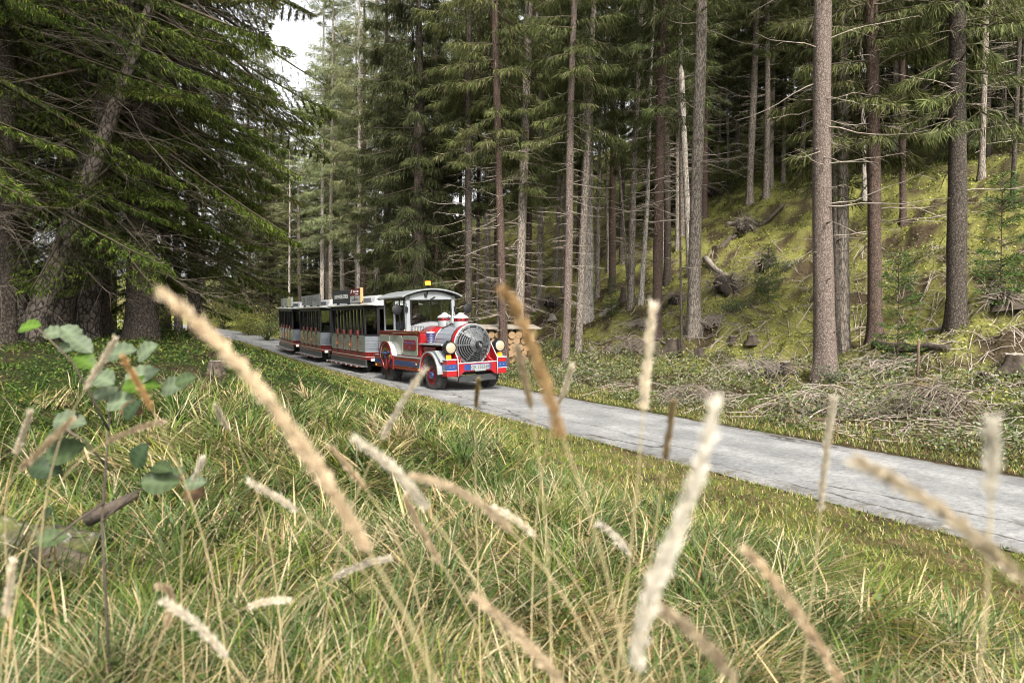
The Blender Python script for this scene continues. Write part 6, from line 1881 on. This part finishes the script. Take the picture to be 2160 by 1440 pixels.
for k, (px, py, sz, cl_, an) in enumerate(LL):
    d_ = 1.95 + .15 * g.random()
    o = link('leaf', LM[(cl_, k % 3)], None, ald)
    o.location = rel(px - sz * .5 * math.cos(R(an)), py + sz * .5 * math.sin(R(an)), d_)
    s_ = sz * .86 * d_ / F
    o.scale = (s_, s_ * .95, s_)
    ex = Vector((math.cos(R(an)), g.normal(0, .3), math.sin(R(an)))).normalized()
    nrm = Vector((g.normal(0, .3), -.75, .65 + g.normal(0, .15))); nrm = (nrm - ex * nrm.dot(ex)).normalized()
    o.rotation_euler = Matrix((ex, nrm.cross(ex), nrm)).transposed().to_euler()

# ---------------------------------------------------------------- tall grass heads close to the lens, each a plant of its own
def spike(label, pix, d, wpx, c, drop=None, seed=0, taper=1.0):
    """pix: points of the head from tip to foot (photo pixels) at distance d; the stalk goes on down to the turf"""
    g = np.random.default_rng(seed + 900)
    pts = [at_depth(px, py, d * (1 + .03 * i)) for i, (px, py) in enumerate(pix)]
    # smooth axis
    ax = []
    n = 26
    P_ = np.array([list(p) for p in pts]); tt = np.linspace(0, 1, len(P_))
    for k in range(n):
        f = k / (n - 1)
        if len(P_) == 2: q_ = P_[0] * (1 - f) + P_[1] * f + np.array((0, 0, 1)) * math.sin(math.pi * f) * .05 * np.linalg.norm(P_[0] - P_[1])
        else:
            cf = np.polyfit(tt, P_, min(3, len(P_) - 1)); q_ = sum(cf[j] * f ** (len(cf) - 1 - j) for j in range(len(cf)))
        ax.append(q_)
    ax = np.array(ax); ln = np.linalg.norm(np.diff(ax, axis=0), axis=1).sum()
    foot = ax[-1]; dirv = ax[-1] - ax[-4]; dirv /= np.linalg.norm(dirv)
    gx, gy = (foot[0] + dirv[0] * .35 + g.normal(0, .04), foot[1] + .10 + max(0, dirv[1]) * .3) if drop is None else drop
    gp = np.array((gx, gy, gz(gx, gy) - .02))
    root = thing('grass_head', label, 'grass head', gp, (0, 0, 0), 'dry grass heads in the foreground')
    c1 = foot + dirv * .3 * np.linalg.norm(foot - gp); c2 = gp + np.array((0, 0, 1)) * .45 * np.linalg.norm(foot - gp)
    u = np.linspace(0, 1, 14)[:, None]
    bz = (1 - u) ** 3 * foot + 3 * (1 - u) ** 2 * u * c1 + 3 * (1 - u) * u ** 2 * c2 + u ** 3 * gp
    st_ = np.concatenate([ax[1::3], bz[1:]]) - gp
    V, Q = tubes_np([st_], [np.concatenate([np.full(len(ax[1::3]), .0009), np.linspace(.0012, .0022, 13)])], 6)
    link('stalk', npmesh('stalk', V, None, None, True, Q), m_stalk, root)
    # spikelets
    wid = max(wpx * d / F * .38, .0038)
    m_ = int(np.clip(ln * 3600, 220, 1100))
    f = g.random(m_); idx = np.minimum((f * (n - 1)).astype(int), n - 2); fr_ = (f * (n - 1) - idx)[:, None]
    base = ax[idx] * (1 - fr_) + ax[idx + 1] * fr_
    tng = ax[np.maximum(idx - 1, 0)] - ax[idx + 1]; tng /= np.linalg.norm(tng, axis=1)[:, None]          # towards the tip
    rnd = g.normal(0, 1, (m_, 3)); rad_ = rnd - tng * (rnd * tng).sum(1)[:, None]; rad_ /= np.linalg.norm(rad_, axis=1)[:, None]
    lobes = .5 + .75 * vnoise(f * 11 + seed, np.full(m_, 3.3), seed)
    prof = np.clip(np.minimum((f / .6) ** .85, 1.05 - .9 * (f - .6)), .10, 1) * lobes
    rr_ = wid * .5 * prof * g.random(m_) ** .7
    Pb = base + rad_ * rr_[:, None]
    D = tng * 1.0 + rad_ * g.uniform(.15, .85, m_)[:, None]; D /= np.linalg.norm(D, axis=1)[:, None]
    sl_ = g.uniform(.006, .014, m_) * (1 + 10 * wid); colr = np.array(c) * g.uniform(.75, 1.2, m_)[:, None]
    V, T, C = kites(Pb - gp, D, sl_, sl_ * .20, colr, g)
    V2, T2, C2 = kites(Pb - gp, D, sl_, sl_ * .20, colr, g)
    o = link('seed_head', npmesh('seed_head', np.concatenate([V, V2]), np.concatenate([T, T2 + len(V)]), np.concatenate([C, C2])), m_head, root)
    tag(o, kind='stuff')
TAN = (.58, .47, .33); CREAM = (.80, .73, .61); PALEC = (.84, .79, .70); OCH = (.64, .44, .22); DUN = (.50, .43, .32)
spike('longest blurred grass head slanting down right across the left centre', [(350, 626), (500, 760), (625, 930), (712, 1050), (780, 1165)], .55, 46, TAN, seed=1)
spike('blurred ochre grass head drooping in front of the woodpile trunks', [(1066, 618), (1112, 705), (1155, 830), (1190, 930)], .62, 42, OCH, seed=2)
spike('thickest cream grass head, very blurred, rising to the right of centre', [(1508, 852), (1440, 1090), (1375, 1250), (1345, 1420)], .5, 72, PALEC, seed=3)
spike('pale upright grass head in front of the brownish trunk', [(1377, 650), (1366, 760), (1357, 870)], .85, 27, CREAM, seed=4)
spike('pale blurred upright grass head near the right picture edge over the road', [(2093, 896), (2090, 1050)], .5, 40, PALEC, seed=5)
spike('dun blurred grass head slanting down right over the road at the right', [(1812, 977), (1990, 1080), (2160, 1228)], .5, 32, DUN, seed=6)
spike('slim pale grass head standing over the near road edge', [(1757, 846), (1742, 960), (1730, 1080)], 1.0, 15, CREAM, seed=7)
spike('cream arching grass head left of the tan one in the middle', [(755, 930), (830, 990), (905, 1080)], .8, 30, CREAM, seed=8)
spike('tan arching grass head right of the cream one in the middle', [(876, 1006), (985, 1045), (1080, 1122)], .8, 26, TAN, seed=9)
spike('thin tan grass head hanging below the middle pair', [(857, 1050), (890, 1120), (932, 1190)], 1.0, 16, TAN, seed=10)
spike('small straw grass head slanting right left of the longest one', [(530, 1018), (580, 1046), (630, 1078)], 1.1, 16, CREAM, seed=11)
spike('grass head slanting right at the bottom centre', [(1005, 1262), (1095, 1340), (1190, 1445)], .7, 28, TAN, seed=12)
spike('grass head slanting right at the lower right', [(1575, 1160), (1680, 1290), (1775, 1445)], .7, 27, TAN, seed=13)
spike('tan grass head at the bottom edge under the thickest cream one', [(1395, 1285), (1480, 1350), (1552, 1442)], .6, 34, TAN, seed=14)
spike('pale straight grass head leaning left in front of the engine wheel', [(895, 780), (842, 860), (805, 926)], 1.15, 14, CREAM, seed=15)
spike('pale grass head lying nearly flat left of the tan hanging one', [(820, 1178), (760, 1192), (700, 1222)], 1.2, 13, CREAM, seed=16)
spike('ragged pale grass head near the lower left', [(350, 1270), (420, 1322), (480, 1388)], .95, 22, CREAM, seed=17)
spike('small white grass head above the brown curled leaf', [(427, 968), (418, 990), (408, 1014)], 1.3, 13, PALEC, seed=18)
spike('upright straw grass head at the left edge by the mossy log', [(65, 868), (50, 910), (34, 956)], 1.2, 14, CREAM, seed=19)
spike('slanting tan grass head above the mossy log', [(150, 886), (95, 940), (42, 992)], 1.0, 14, TAN, seed=20)
spike('hanging tan grass head among the sapling leaves', [(260, 756), (292, 810), (322, 866)], 1.15, 17, OCH, seed=21)
spike('straw grass head crossing the upper sapling leaves', [(243, 714), (212, 768), (178, 822)], 1.2, 14, CREAM, seed=22)
spike('tan bent grass head right of the sapling stem', [(342, 890), (285, 905), (225, 932)], 1.2, 13, TAN, seed=23)
spike('tiny cream grass head right of the sapling', [(455, 856), (466, 880), (482, 906)], 1.4, 10, CREAM, seed=24)
spike('dark brown slim grass head over the road left of the thickest cream one', [(1420, 850), (1412, 910), (1403, 972)], 1.0, 8, (.44, .34, .20), seed=25)
spike('small cream grass head right of the middle tan one', [(1040, 1070), (1088, 1096), (1132, 1132)], 1.1, 12, CREAM, seed=26)
spike('small pale grass head over the far road edge', [(1207, 772), (1194, 812), (1180, 852)], 1.3, 12, CREAM, seed=27)
spike('straw grass head at the lower left edge', [(28, 1183), (20, 1240), (12, 1300)], 1.0, 16, CREAM, seed=28)
spike('white grass head left of the thickest cream one', [(1265, 1105), (1296, 1130), (1332, 1172)], 1.1, 14, PALEC, seed=29)
spike('faint tan grass head right of the longest one', [(700, 945), (735, 985), (772, 1032)], 1.1, 12, TAN, seed=30)
spike('slim hanging grass head left of the ochre one, in front of the road', [(1092, 735), (1108, 800), (1120, 862)], .9, 14, TAN, seed=31)
spike('forked straw grass head low in the left grass, upper tine', [(607, 1264), (560, 1268), (520, 1280)], 1.2, 11, CREAM, seed=32)
spike('slim brownish grass head in front of the engine bumper', [(1009, 800), (1006, 830), (1004, 862)], 1.5, 6, (.42, .33, .16), seed=33)
spike('short straw grass head cluster at the lower left corner', [(335, 1235), (362, 1262), (345, 1330)], 1.1, 10, TAN, seed=34)
